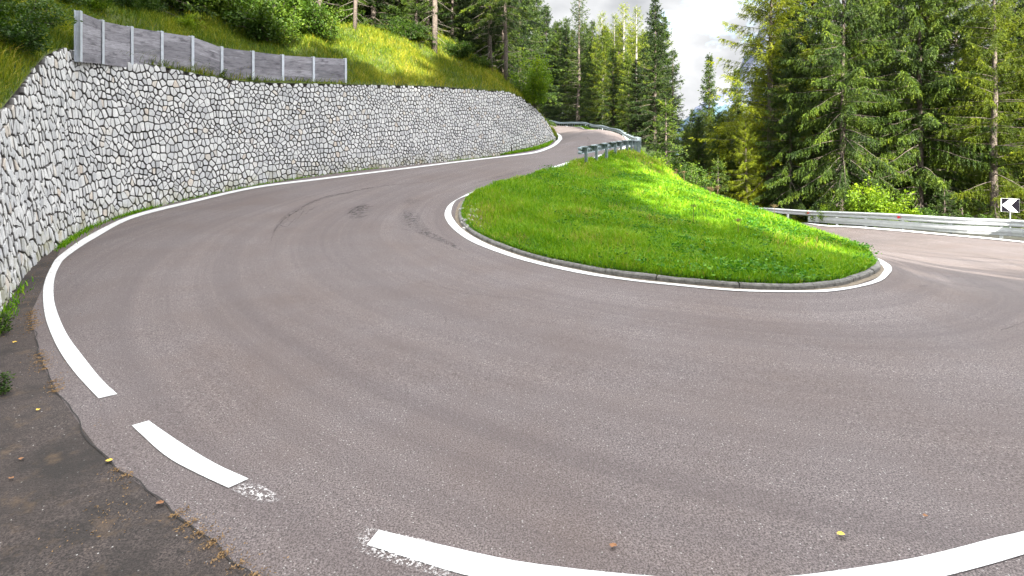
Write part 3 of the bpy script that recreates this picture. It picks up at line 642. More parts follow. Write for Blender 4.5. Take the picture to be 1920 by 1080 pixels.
# ------------------------------------------------------------------ wooden fence on the wall
FPX_ = [(148,21,95,10.35),(190,38,101,11.2),(245,50,111,12.7),(302,59,120,14.2),(360,68,127,15.5),(415,88,145,16.8),(474,96,152,18.1),(530,103,156,19.3),(588,107,158,20.4),(648,110,159,21.7)]
fence = empty('wooden_fence', (-8,14,4)); tag(fence, 'weathered grey plank fence between steel posts on top of the stone wall', 'fence'); FO = np.array(fence.location)
posts = []
for a,t_,b,zc in FPX_:
    zc = float(np.interp(a, [q[0] for q in WALLPX], [q[2] for q in WALLPX]))+.62; x = (a-960)*zc/960; zt = CAMH+(270-t_)*zc/960; zb = CAMH+(270-b)*zc/960-.25; 
    n_ = np.array([0.75,-.5,0]); posts.append((np.array([x,zc,0])-n_/np.linalg.norm(n_)*.04, zt+.02, zb))
for i,(p,zt,zb) in enumerate(posts):
    q = posts[min(i+1,len(posts)-1)][0]-posts[max(i-1,0)][0]; q /= np.linalg.norm(q); n_ = np.array([q[1],-q[0],0]); ax = [q,n_,(0,0,1)]
    mb = MB(); c = p-FO+np.array([0,0,(zt+zb)/2]); mb.box(c+n_*.055, (.11,.010,zt-zb), ax); mb.box(c-n_*.055, (.11,.010,zt-zb), ax); mb.box(c, (.01,.10,zt-zb), ax)
    mb.build('post', M['postmetal'], fence)
for i in range(len(posts)-1):
    (p,zt,zb),(q,zt2,zb2) = posts[i],posts[i+1]; d = q-p; l = np.linalg.norm(d); d = d/l; n_ = np.array([d[1],-d[0],0]); nb = 5
    Vs,Fs,uv,ti = [],[],[],[]; nn = 0; a0, a1 = p+d*.03, q-d*.03
    for b in range(nb):
        f0, f1 = b/nb+.001, (b+1)/nb-.002; off = random.uniform(-.002,.002); tn = random.random()
        tb0,tb1 = zb+(zt-.03-zb)*f0, zb+(zt-.03-zb)*f1; sb0,sb1 = zb2+(zt2-.03-zb2)*f0, zb2+(zt2-.03-zb2)*f1; uo = random.uniform(0,50)
        for s_ in (.028,-.012):
            for (e,z_,u_,v_) in ((a0,tb0,0,0),(a1,sb0,l,0),(a1,sb1,l,.2),(a0,tb1,0,.2)):
                Vs.append(e+n_*(s_+off)+np.array([0,0,z_])-FO); uv.append((u_+uo, v_+uo)); ti.append(tn)
        Fs += [[nn+x for x in f] for f in [(0,1,2,3),(7,6,5,4),(0,4,5,1),(1,5,6,2),(2,6,7,3),(3,7,4,0)]]; nn += 8
    mk('plank_panel', Vs, Fs, M['wood'], fence, uv=uv, attr={'tint':ti})

# ------------------------------------------------------------------ chevron sign
sx_, sy_ = (1894-960)*23.6/960, 23.6; sz = CAMH+(270-385)*23.6/960; sg = float(Z(sx_,sy_))
sign = empty('chevron_sign', (sx_,sy_,sg)); tag(sign, 'square black road sign with one white chevron pointing left behind the guardrail', 'road sign')
d = -np.array([sx_*.8, sy_, 0]); d /= np.linalg.norm(d); r_ = np.array([-d[1], d[0], 0]); zc_ = sz-sg; hs = .31; up_ = np.array([0,0,1.])
def plate(name, pts, mat, off, th=.012):
    f = [r_*a+up_*(b+zc_)+d*off for a,b in pts]; bk = [v-d*th for v in f]; n = len(f); mb = MB()
    mb.add(f+bk, [tuple(range(n))[::-1], tuple(range(n,2*n))]+[(i,(i+1)%n,n+(i+1)%n,n+i) for i in range(n)]); return mb.build(name, mat, sign)
plate('border', [(-hs,-hs),(hs,-hs),(hs,hs),(-hs,hs)], M['white'], 0, .02)
plate('panel', [(-hs+.03,-hs+.008),(hs-.002,-hs+.008),(hs-.002,hs-.008),(-hs+.03,hs-.008)], M['black'], .004, .003)
mb = MB(); ch = [(-hs+.03,.0),(.0,hs-.012),(hs-.07,hs-.012),(.03,0),(hs-.05,-hs+.012),(.02,-hs+.012)]
f = [r_*a+up_*(b+zc_)+d*.010 for a,b in ch]; mb.add(f+[v-d*.004 for v in f], [(3,2,1,0),(5,4,3,0),(6,7,8,9),(6,9,10,11)]+[(i,(i+1)%6,6+(i+1)%6,6+i) for i in range(6)]); mb.build('chevron', M['white'], sign)
mb = MB(); mb.tube([(-d*.05+np.array([0,0,-.3])), (-d*.05+np.array([0,0,zc_+.28]))], .03, 10); mb.build('pole', M['steel'], sign)

# ------------------------------------------------------------------ vegetation builders
def unit(v): return v/(np.linalg.norm(v,axis=-1,keepdims=True)+1e-9)
def spikes(P, D, Ln, Wd, tint):
    """flat pointed needle sprays: 4-corner kites. P base, D direction, Ln length, Wd width"""
    n = len(P); up = rng.normal(size=(n,3)); S = unit(np.cross(D, up)); m = P + D*(Ln*.42)[:,None]
    V = np.stack([P, m+S*(Wd/2)[:,None], P+D*Ln[:,None], m-S*(Wd/2)[:,None]],1).reshape(-1,3)
    F = np.arange(4*n,dtype=np.int32).reshape(-1,4); return V, F, np.repeat(tint,4)
def conifer(seed, H, Rr, cb, droop=.25, hang=.55, dens=1.0, spike=.20, wid=.055, kind='spruce', dead=0, gap=0.0, power=.85, trunk_r=None, tw_per=7, bark='bark', sparse=0.0):
    rs = np.random.default_rng(seed); trunk_r = trunk_r or H*.0105+.04
    mt = MB(); nz = 9; zz = np.linspace(0,1,nz); bx = np.cumsum(rs.normal(0,.05,nz))*H/20; by = np.cumsum(rs.normal(0,.05,nz))*H/20; bx-=bx[0]; by-=by[0]
    tp = np.column_stack([bx,by,zz*H]); mt.tube(tp, trunk_r*(1-zz)**.8+.012, 8)
    mb = MB(); TP,TD,TL,TT_ = [],[],[],[]
    z = cb
    tnt = rs.uniform(-.1,.1)
    while z < H-.25:
        t = (z-cb)/(H-cb); nb = rs.integers(4,7) if kind == 'spruce' else rs.integers(3,6); a0 = rs.uniform(0,6.28)
        for b in range(nb):
            if rs.random() < gap: continue
            a = a0+b*6.283/nb+rs.normal(0,.45); Lb = Rr*((1-t)**power)*rs.uniform(.5,1.15)*(min(1,.55+t*5) if cb > 3 else 1)+.18
            zb = min(z+rs.uniform(-.38,.38), H-.3); ox,oy = np.interp(zb/H,zz,bx), np.interp(zb/H,zz,by)
            el = .55*t+.05-.30*(1-t)*droop*2+rs.normal(0,.15); s = np.linspace(0,1,6)
            r_ = Lb*s*math.cos(el); h_ = Lb*(math.sin(el)*s - droop*1.1*(1-t)*s**2*.9 + (.22*droop+.06)*np.maximum(0,s-.6)**1*1.6)
            w_ = rs.normal(0,.05)*Lb*s**2
            P = np.column_stack([ox+r_*math.cos(a)-w_*math.sin(a), oy+r_*math.sin(a)+w_*math.cos(a), zb+h_])
            if Lb > .7: mb.tube(P[:5], np.linspace(.012+.008*Lb,.004,5), 3)
            step = .17/dens if kind=='spruce' else .2/dens; ns = max(3,int(Lb/step)); f = rs.uniform(.03,1,ns)**.85
            pp = np.column_stack([np.interp(f,s,P[:,k_]) for k_ in range(3)]); T = unit(P[-1]-P[0]); side = unit(np.cross(T,[0,0,1.]))
            for sg in (-1,1):
                k_ = rs.random(ns) < (1-sparse); q = pp[k_]; fk = f[k_]; m = len(q)
                if not m: continue
                d = T*rs.uniform(.25,.8,(m,1)) + side*sg*rs.uniform(.35,1,(m,1)) + np.array([0,0,-1])*(hang*rs.uniform(.3,1.5,(m,1)))
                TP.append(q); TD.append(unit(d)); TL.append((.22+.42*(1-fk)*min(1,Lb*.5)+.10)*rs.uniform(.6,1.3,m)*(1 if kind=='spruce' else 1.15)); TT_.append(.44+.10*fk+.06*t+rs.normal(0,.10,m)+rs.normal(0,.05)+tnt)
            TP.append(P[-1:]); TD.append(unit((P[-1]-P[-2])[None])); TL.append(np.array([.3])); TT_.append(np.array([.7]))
        z += (.30+.16*(1-t))*(1 if kind=='spruce' else 1.35)*rs.uniform(.8,1.2)/dens**.5
    # leader
    TP.append(np.array([[bx[-1],by[-1],H-.3*i] for i in range(5)])); TD.append(unit(np.array([[0,0,1.]]*5)+rs.normal(0,.25,(5,3)))); TL.append(np.full(5,.5)); TT_.append(np.full(5,.5))
    TP = np.concatenate(TP); TD = np.concatenate(TD); TL = np.concatenate(TL); TT_ = np.concatenate(TT_); n = len(TP)
    f = np.tile(np.linspace(0,.85,tw_per),(n,1))+rs.uniform(-.05,.05,(n,tw_per))
    base = TP[:,None]+TD[:,None]*(f*TL[:,None])[...,None]+np.array([0,0,-1])*(f**2*TL[:,None]*hang*.5)[...,None]
    dd = unit(TD[:,None]*1.0+rs.normal(0,.42 if kind=='spruce' else .6,(n,tw_per,3))+np.array([0,0,-.25*hang]))
    ln = rs.uniform(.65,1.25,(n,tw_per))*spike*(1.1-.45*f); wd = np.full((n,tw_per),wid)*rs.uniform(.7,1.3,(n,tw_per))
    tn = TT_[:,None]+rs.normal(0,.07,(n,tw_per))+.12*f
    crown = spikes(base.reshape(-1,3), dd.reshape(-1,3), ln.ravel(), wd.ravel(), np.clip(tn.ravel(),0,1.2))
    md = None
    if dead:
        md = MB()
        for i in range(dead):
            zb = rs.uniform(.06*H, max(cb,.22*H)+.04*H); a = rs.uniform(0,6.28); l = rs.uniform(.5,1.9); el = rs.uniform(-.75,.1); ox,oy = np.interp(zb/H,zz,bx), np.interp(zb/H,zz,by); s = np.linspace(0,1,4)
            P = np.column_stack([ox+l*s*math.cos(a), oy+l*s*math.sin(a), zb+l*math.sin(el)*s-.12*l*s*s]); P[1:]+=rs.normal(0,.03,(3,3)); md.tube(P, np.linspace(.016,.004,4), 3)
            if rs.random() < .6: q = P[2]; md.tube(np.array([q, q+unit(P[3]-P[1]+rs.normal(0,.25,3))*l*.35]), [.006,.003], 3)
    return mt, mb, crown, md, bark
class Proto:
    """meshes built once; every tree is its own object with its own part objects"""
    def __init__(s, data, mat):
        mt, mb, cr, md, bark = data
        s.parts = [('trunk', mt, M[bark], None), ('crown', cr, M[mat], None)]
        if mb.V: s.parts.insert(1, ('branches', mb, M['bark'], None))
        if md: s.parts.append(('dead_branches', md, M['deadwood'], None))
        s.me = None
    def place(s, name, loc, rz, scale, label, cat, group=None, zs=1.0, lean=(0,0)):
        t = empty(name, loc, rz); t.scale = (scale, scale, scale*zs); t.rotation_euler = (lean[0], lean[1], rz); tag(t, label, cat, group)
        if s.me is None:
            s.me = []
            for nm, g, mat, _ in s.parts:
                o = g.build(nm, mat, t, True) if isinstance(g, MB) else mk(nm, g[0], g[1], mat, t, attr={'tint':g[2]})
                s.me.append(o)
        else:
            for o in s.me:
                c = o.copy(); c.parent = t; C.objects.link(c)
        return t
PR = {}
PR['full']   = Proto(conifer(1, 20, 4.0, .6, .30, .60, 1.15, spike=.20, wid=.052, power=.78, tw_per=11), 'spruce')
PR['full2']  = Proto(conifer(2, 18, 3.6, .4, .24, .55, 1.15, spike=.20, wid=.052, power=.8, tw_per=11), 'spruce')
PR['slim']   = Proto(conifer(3, 20, 2.9, 1.2, .30, .65, 1.1, spike=.20, wid=.052, gap=.05, dead=10, tw_per=11), 'spruce')
PR['open']   = Proto(conifer(4, 20, 3.6, 2.0, .14, .45, .85, spike=.18, wid=.040, gap=.18, sparse=.12, dead=12, power=.75, tw_per=13), 'spruce')
PR['tall']   = Proto(conifer(5, 22, 3.5, 6.0, .32, .7, 1.1, spike=.18, wid=.040, gap=.08, dead=34, trunk_r=.20, power=.6, tw_per=13), 'spruce')
PR['tall2']  = Proto(conifer(6, 21, 3.1, 4.6, .32, .65, 1.05, spike=.18, wid=.040, gap=.12, dead=40, trunk_r=.16, power=.6, tw_per=13), 'spruce')
PR['hang']   = Proto(conifer(7, 21, 4.8, 1.4, .42, 1.15, 1.5, spike=.165, wid=.031, gap=.04, dead=26, trunk_r=.22, tw_per=20, power=.6), 'spruce2')
PR['hang2']  = Proto(conifer(8, 22, 4.5, 3.6, .40, 1.05, 1.45, spike=.165, wid=.031, gap=.08, dead=44, trunk_r=.21, tw_per=20, power=.55), 'spruce2')
PR['larch']  = Proto(conifer(9, 20, 4.3, 1.6, .30, 1.15, 1.4, spike=.15, wid=.029, kind='larch', gap=.05, tw_per=19, power=.6), 'larch')
PR['larch2'] = Proto(conifer(10, 21, 3.2, 3.5, .16, .8, .95, spike=.20, wid=.055, kind='larch', gap=.08, sparse=.05, tw_per=7, power=.6, bark='palebark', dead=8), 'larch')
PR['bigleft']= Proto(conifer(11, 21, 4.6, 2.0, .25, .75, 1.45, spike=.15, wid=.029, kind='larch', gap=.04, dead=14, power=.5, tw_per=19), 'larch')
PR['pine']   = Proto(conifer(14, 40, 3.6, 28.5, .1, .4, 1.0, spike=.34, wid=.12, power=.35, trunk_r=.10), 'spruce')  # crown set this high so that its shade falls only far ahead
PR['young']  = Proto(conifer(12, 6, 1.8, .2, .15, .4, 1.3, spike=.16, wid=.05), 'spruce')
def bush(seed, rad, hgt, nst, nleaf, ls):
    rs = np.random.default_rng(seed); mb = MB(); LP, LD = [], []
    for i in range(nst):
        a = rs.uniform(0,6.28); r0 = rs.uniform(0,.25)*rad; r1 = rad*rs.uniform(.3,1); h = hgt*rs.uniform(.45,1)*(1-.45*(r1/rad)**2); s = np.linspace(0,1,6)
        P = np.column_stack([(r0+(r1-r0)*s**1.3)*math.cos(a), (r0+(r1-r0)*s**1.3)*math.sin(a), h*s]); P[1:] += rs.normal(0,.06*rad,(5,3)); mb.tube(P, np.linspace(.014,.004,6), 3)
        m = nleaf//nst; f = rs.uniform(.18,1.02,m); c = np.column_stack([np.interp(f,s,P[:,k_]) for k_ in range(3)])+rs.normal(0,1,(m,3))*np.array([.13,.13,.10])*rad*(1.1-.5*f)[:,None]
        LP.append(c); LD.append(unit(rs.normal(0,1,(m,3))+np.array([math.cos(a),math.sin(a),.3])))
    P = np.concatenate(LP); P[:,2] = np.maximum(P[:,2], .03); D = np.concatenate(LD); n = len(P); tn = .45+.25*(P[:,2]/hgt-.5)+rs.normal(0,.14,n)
    return mb, spikes(P, D, ls*rs.uniform(.6,1.3,n), ls*.62*rs.uniform(.7,1.2,n), np.clip(tn,0,1.2))
class BProto:
    def __init__(s, d, mat): s.d = d; s.mat = mat; s.me = None
    def place(s, name, loc, rz, scale, label, cat='bush', group=None, zs=1.0, mat=None):
        t = empty(name, loc, rz); t.scale = (scale,scale,scale*zs); tag(t, label, cat, group)
        if s.me is None:
            s.me = [s.d[0].build('stems', M['bark'], t), mk('foliage', s.d[1][0], s.d[1][1], M[s.mat], t, attr={'tint':s.d[1][2]})]
        else:
            for o in s.me: c = o.copy(); c.parent = t; C.objects.link(c)
        if mat:
            o = [c for c in t.children if c.name.startswith('foliage')][0]; o.data = o.data.copy(); o.data.materials[0] = M[mat]
        return t
BP = {'a':BProto(bush(21,1.1,1.6,26,5200,.10),'leafgreen'), 'b':BProto(bush(22,1.3,1.3,30,5600,.09),'leafgreen'), 'c':BProto(bush(23,1.2,2.2,24,5200,.10),'leafbright'), 'tree':BProto(bush(24,1.6,4.2,34,9000,.12),'leafbright'), 'small':BProto(bush(25,.28,.55,9,420,.055),'leafgreen')}

# ------------------------------------------------------------------ trees: individually placed
def base_on(px, zc, fn):
    x = (px-960)*zc/960; return (x, zc, float(fn(np.array([x]),np.array([zc]))[0])-.1)
def land(x, y):
    if inside(np.array([x]),np.array([y]),HILLPOLY)[0]: return float(hill_z(np.array([x]),np.array([y]))[0])
    return float(ground_z(np.array([x]),np.array([y]))[0])
HPROTO = {'full':20,'full2':18,'slim':20,'open':20,'tall':22,'tall2':21,'hang':21,'hang2':22,'larch':20,'larch2':21,'bigleft':21,'young':6}
def beyond(px, zc):
    return max(zc, float(np.interp(px, [985,1030,1071,1101,1133,1166,1186,1200,1225], [114,106,92,82,70,58,52,47,40]))) if 985 < px < 1225 else zc
def tree(kind, px, zc, topy, name, label, group=None, rz=None, zs=None, H=None):
    """tree whose foot is zc metres ahead on the line of photograph column px; topy = row of its tip"""
    zc = beyond(px, zc); x = (px-960)*zc/960; z = land(x, zc)-.15
    h = H or (CAMH+(270-topy)*zc/960 - z); s = h/HPROTO[kind]
    zs_ = zs or 1.0
    return PR[kind].place(name, (x,zc,z), rz if rz is not None else random.uniform(0,6.28), s/zs_, label, 'tree', group, zs_, lean=(random.uniform(-.012,.012), random.uniform(-.012,.012)))
S = 'spruce_tree'; LA = 'larch_tree'
# middle block beyond the far guardrail
tree('open',1083,66,-28,S,'open-crowned spruce with a long bare grey trunk, tallest left of the sky gap')
tree('full',1228,47,-4,S,'tall pointed dark spruce at the left edge of the sky gap')
tree('open',1262,52,92,S,'wide open spruce whose feathery boughs reach into the sky gap')
tree('full2',1192,40,112,S,'dense dark green spruce standing just behind the bend of the far guardrail')
tree('larch2',1130,70,22,LA,'thin larch with a pale trunk, leftmost of the slender larches beyond the far road')
tree('larch2',1150,64,26,LA,'yellow-green larch between two slender pale-trunked larches beyond the far road')
tree('larch2',1171,72,8,LA,'tall slender larch, second from the right of the group beyond the far road')
tree('larch2',1193,60,12,LA,'slender larch immediately left of the tall pointed dark spruce')
tree('slim',1110,58,40,S,'narrow dark spruce in front of the pale-trunked larches')
tree('full',1150,54,88,S,'broad dark spruce below the slender larches behind the far guardrail')
tree('full2',1062,74,48,S,'dark spruce right of the small leafy tree at the end of the wall')
tree('full',1040,88,40,S,'dark spruce on the far left side of the road where it vanishes')
tree('slim',1212,66,60,S,'narrow spruce half hidden behind the tall pointed dark spruce')
tree('full',1250,62,150,S,'dark spruce filling the foot of the sky gap on its left')
tree('slim',1327,88,104,S,'lone thin pointed spruce standing free in the sky gap')
tree('slim',1377,88,130,S,'small spruce tip in front of the distant blue mountain')
tree('full2',1300,78,205,S,'low dark spruce at the bottom of the sky gap')
tree('tall',1002,78,-60,S,'tall spruce whose crown leaves the picture left of the sky gap, behind the leafy tree')
tree('full',1022,84,10,S,'tall dark spruce right of the small leafy tree, reaching almost to the top border')
tree('tall2',985,74,-80,S,'bare-stemmed spruce behind the small leafy tree at the end of the wall')
for px,py,h_ in [(690,40,17),(715,44,16),(770,56,18),(795,64,15),(840,80,17),(858,84,16),(890,104,17),(912,118,16),(935,140,17),(640,36,15),(610,30,14),(725,30,18),(825,70,18)]:
    p = hit_hill(px, py)
    if p is not None: PR['full' if h_ % 2 else 'slim'].place(S, (p[0]-2.0,p[1]+4.5,land(p[0]-2.0,p[1]+4.5)-.2), random.uniform(0,6.28), h_/20, 'dark spruce of the first ranks behind the grass slope above the wall', 'tree', 'first-rank spruces behind the grass slope')
# right-hand wood behind the lower guardrail
tree('larch',1318,50,212,LA,'light green larch at the bottom right of the sky gap', zs=.6)
tree('larch',1366,46,200,LA,'sunlit yellow-green larch left of the great bright larch', zs=.62)
tree('bigleft',1442,40,-60,LA,'great bright yellow-green larch forming the right edge of the sky gap', zs=.78)
tree('larch',1500,43,-120,LA,'tall feathery larch behind the great bright larch', zs=.85)
tree('larch',1400,38,205,LA,'low spreading larch in front of the great bright larch')
tree('hang2',1578,33.5,-150,S,'spruce with a bare straight trunk and grey dead branches, left of the bright bush')
tree('hang',1722,33,-150,S,'big spruce with heavy hanging boughs in the middle of the right-hand wood')
tree('hang',1655,40,-120,S,'dark spruce behind the bright yellow-green bush')
tree('hang2',1800,35,-130,S,'spruce with hanging boughs left of the chevron sign')
tree('larch',1868,30,-100,LA,'yellow-green larch standing just behind the chevron sign')
tree('hang',1935,33,-140,S,'spruce at the right border of the picture')
tree('hang2',1480,37,60,S,'shaded spruce under the great bright larch')
tree('hang2',1530,40,-90,S,'spruce with thin crown between the bright larch and the bare-trunked spruce')
tree('larch',1985,29,-100,LA,'larch beyond the right border beside the chevron sign')
tree('full',1620,47,-60,S,'dark spruce deep in the wood behind the bare-trunked spruce')
tree('young',1430,40,300,'young_spruce','young spruce below the great bright larch behind the lower guardrail', H=4.6)
tree('young',1345,38,300,'young_spruce','young dark spruce in the shaded hollow beyond the island ridge', H=5)
tree('young',1250,34,250,'young_spruce','young spruce behind the leafy bush at the top of the island', H=5.5)
tree('young',1770,29.5,320,'young_spruce','young spruce behind the lower guardrail between the bush and the sign', H=3.6)
# left-hand wood on the slope above the wall
def htree(kind, px, py, h, label, name=S, group=None, zs=None, cat='tree'):
    p = hit_hill(px, py)
    if p is None: return None
    s = h/HPROTO[kind]; return PR[kind].place(name, (p[0],p[1],p[2]-.15), random.uniform(0,6.28), s, label, cat, group, zs or 1.0, lean=(0, random.uniform(-.01,.03)))
htree('tall',815,97,20,'spruce with a pale straight trunk at the top edge of the tall grass', LA)
htree('tall2',742,48,19,'spruce with a pale mottled trunk up the slope left of the grass crest')
htree('tall',876,86,20,'spruce with a thick grey trunk right of the pale straight trunk')
htree('tall2',921,134,19,'spruce with a brownish trunk at the right end of the tall grass')
htree('tall2',800,60,17,'thin spruce stem just left of the pale straight trunk')
htree('tall2',948,152,17,'thin spruce trunk directly above the end of the wall')
htree('tall',966,160,19,'spruce trunk, right one of the pair above the end of the wall')
htree('tall2',905,105,16,'slim dark stem between the thick grey trunk and the brownish trunk')
htree('full',690,34,16,'shaggy dark spruce on the crest behind the tall grass')
htree('full2',620,22,15,'dark spruce above the middle of the plank fence')
for px_,py_,h_,lb in [(255,4,13,'dark spruce above the bushes over the second plank panel'),(315,3,12,'dark spruce at the top border above the third plank panel'),(372,4,13,'dark spruce at the top border above the fence dip'),(420,6,14,'dark spruce behind the thicket left of its middle'),(470,5,15,'shaded spruce behind the middle of the thicket'),(520,8,14,'dark spruce behind the thicket right of its middle'),(575,9,15,'dark spruce behind the right end of the thicket'),(660,22,15,'dark spruce left of the mottled pale trunk')]:
    htree('full2' if h_ < 14 else 'full', px_, py_, h_, lb)
for kk_,px_,py_,h_,lb in [('tall2',505,44,15,'spruce trunk rising out of the middle of the thicket above the fence'),('tall',600,46,17,'spruce trunk rising out of the right part of the thicket above the fence'),('tall2',665,58,16,'spruce at the left edge of the tall grass crest'),('full',700,52,15,'dense dark spruce standing on the grass crest left of the mottled trunk'),('tall2',440,30,14,'spruce trunk rising out of the left part of the thicket above the fence'),('full2',780,78,9,'short dark spruce between the mottled trunk and the pale straight trunk')]:
    htree(kk_, px_, py_, h_, lb)
PR_ = [('tall',S),('tall2',S),('full',S),('slim',S)]
rt = random.Random(5)
for x_,y_ in [(-18,34),(-22,30),(-25,36),(-15,38),(-19,42),(-11,40),(-14,46),(-8,44),(-6,48),(-10,51),(-3,50),(-1,55),(-5,58),(-13,57),(-20,50),(-27,44),(-30,32),(-33,38),(-26,26),(-32,26),(-36,20),(-30,18),(-2,63),(-7,68),(1.2,66),(-14,68),(-22,60),(-30,54),(-38,46),(-40,34),(-3,76),(-8,84),(-16,80),(-26,72),(-5,94),(-16,94),(0,41),(-1.5,45),(1,49),(-12,36),(-16,30),(-4,42),(-20,26),(-12,52),(-17,60),(-10,62),(-6,70),(-12,76),(-24,52),(-22,38),(-28,58),(-34,50),(-30,66),(-18,88),(-11,86),(-4,66),(-1,82),(-9,56),(-34,26),(-38,28),(-42,40),(-36,60),(-24,21),(-27,15)]:
    x_ += rt.uniform(-.8,.8); y_ += rt.uniform(-.8,.8); k_, nm = PR_[rt.randrange(4)] if y_ < 60 else PR_[rt.choice((0,2,2,3))]
    h = rt.uniform(15,21); PR[k_].place(nm, (x_,y_,land(x_,y_)-.2), rt.uniform(0,6.28), h/HPROTO[k_], 'dark spruce in the thick of the wood on the slope above the stone wall', 'tree', 'spruces of the hillside wood above the wall', lean=(0,rt.uniform(-.01,.03)))
for px,zc in [(1050,98),(1075,92),(1100,88),(1122,84),(1142,90),(1165,82),(1185,88),(1205,78),(1228,84),(1090,104),(1030,102),(1150,104),(1215,98),(1135,62),(1178,52),(1222,56),(1095,88),(1243,74),(1060,104),(1118,74),(1160,72),(1200,88),(1175,60),(1140,80),(1085,96),(1200,52),(1236,66),(1010,100),(1045,112),(1125,112),(1190,108)]:
    zc = beyond(px, zc)+rt.uniform(0,3); k_ = rt.choice(('full','full2','slim','tall')); x_ = (px-960)*zc/960; top = rt.uniform(25,85) if zc > 70 else rt.uniform(95,140)
    z = land(x_,zc)-.2; h = CAMH+(270-top)*zc/960-z; PR[k_].place(S, (x_,zc,z), rt.uniform(0,6.28), h/HPROTO[k_], 'dark spruce in the packed wood behind the far guardrail', 'tree', 'spruces of the wood behind the far guardrail')
for px,zc in [(1285,58),(1330,62),(1390,58),(1425,52),(1470,54),(1515,52),(1555,58),(1600,56),(1640,52),(1690,50),(1740,48),(1780,52),(1830,46),(1880,44),(1930,42),(1700,60),(1810,62),(1900,56),(1970,48),(1455,64),(1575,66),(2010,40),(1350,66),(1410,70),(1480,74),(1530,76),(1590,78),(1650,68),(1720,72),(1770,66),(1850,70),(1920,68),(1980,60),(1305,70),(1370,50),(1445,46),(1545,48),(1310,48),(1335,54),(1350,46),(1385,44),(1410,50),(1290,62),(1420,46),(1360,58),(1465,44)]:
    k_ = rt.choice(('full','hang2','tall','slim','full')); x_ = (px-960)*zc/960; z = land(x_,zc)-.2
    h = (CAMH+(270-rt.uniform(205,240))*zc/960-z) if px < 1425 else (rt.uniform(14,19) if rt.random() < .55 else rt.uniform(19,23))
    PR[k_].place(S, (x_,zc,z), rt.uniform(0,6.28), h/HPROTO[k_], 'dark spruce in the shaded back rows of the wood behind the lower guardrail', 'tree', 'back-row spruces of the wood behind the lower guardrail')
# the wood behind the viewer, whose shade lies over the bend: tall trees on the left, lower ones on the right
for row in (0,1):
    for i in range(30):
        x_ = -34+i*2.1+row*1.05+rt.uniform(-.4,.4); y_ = -20-row*2.6+rt.uniform(-.8,.8)
        if row and x_ > 20: continue
        h = (rt.uniform(31.5,32.6) if x_ < 13.6 else rt.uniform(15.6,16.6))+row*1.4; s_ = h/HPROTO['full']
        PR['full'].place(S, (x_,y_,.1), rt.uniform(0,6.28), s_, 'dark spruce of the wood behind the viewer that shades the bend', 'tree', 'spruces of the wood behind the viewer', zs=1.0)

for i in range(14):
    x_ = 13.5+i*1.25; PR['full2'].place(S, (x_,-18+rt.uniform(-.3,.3),.1), rt.uniform(0,6.28), rt.uniform(15.2,15.9)/18, 'lower spruce in the front row of the wood behind the viewer', 'tree', 'lower front-row spruces of the wood behind the viewer')
for x_,y_ in ((14.9,-21.5),(16.0,-23.6),(17.0,-20.6)):  # added pines out of view, closing a sunny gap in the shade
    PR['pine'].place('shade_pine', (x_,y_,0), rt.uniform(0,6.28), .80, 'shorter unseen pine added behind the viewer to close a gap in the shade', 'tree', 'shorter unseen pines added to cast shade')
for i in range(12):      # unseen pines added to shade the wall end and the far road
    x_ = 15.4+i*.8; y_ = -24.5+(i%3)*2.2; PR['pine'].place('shade_pine', (x_,y_,.0), rt.uniform(0,6.28), rt.uniform(.97,1.03), 'tall unseen pine with a bare trunk and high crown, added behind the viewer to cast shade', 'tree', 'high-crowned unseen pines added to cast shade')
# ------------------------------------------------------------------ bushes and small plants
def hb(k, px, py, sc_, label, mat=None, zs=1.0, name='bush'):
    p = hit_hill(px, py)
    if p is None: print('no hit', px, py); return
    BP[k].place(name, (p[0],p[1],p[2]-.05), random.uniform(0,6.28), sc_, label, 'bush', None, zs, mat)
hb('a',10,95,.62,'dark leafy bush at the left border above the sloping end of the wall')
hb('b',40,50,.7,'large rounded green bush up the slope at the left border')
hb('a',108,12,.7,'dark bush at the top left above the end of the plank fence')
hb('c',172,20,.6,'bright green bush behind the first plank panel')
hb('a',262,26,.8,'dark leafy bush behind the second and third plank panels')
hb('b',352,60,.6,'low bright green bush touching the top of the fourth plank panel','leafbright')
hb('b',320,18,1.5,'dark spreading bush high on the slope above the plank fence')
hb('a',430,45,1.5,'dark bush above the dip in the plank fence')
hb('b',500,78,1.5,'broad green bush in front of the wood above the sixth plank panel')
hb('a',545,60,1.7,'tall dark bush in the middle of the thicket above the plank fence')
hb('b',590,70,1.4,'green bush at the right end of the thicket above the plank fence')
hb('a',640,48,1.4,'dark bush on the crest between the thicket and the tall grass')
hb('b',470,28,1.8,'large dark bush at the top of the thicket by the image border')
hb('a',385,10,1.6,'dark bush at the very top of the slope above the fence dip')
hb('b',215,5,1.5,'dark bush at the top of the slope above the third plank panel')
hb('a',570,20,1.7,'shaded bush under the trees above the right half of the fence')
hb('b',760,72,1.1,'low dark bush at the foot of the mottled pale trunk')
hb('b',860,108,1.0,'dark undergrowth bush between the pale straight trunk and the thick grey trunk')
hb('b',900,128,.8,'small bush at the foot of the brownish trunk')
hb('tree',1003,205,1.05,'small light green leafy tree just beyond the end of the stone wall', None, 1.0, 'leafy_tree')
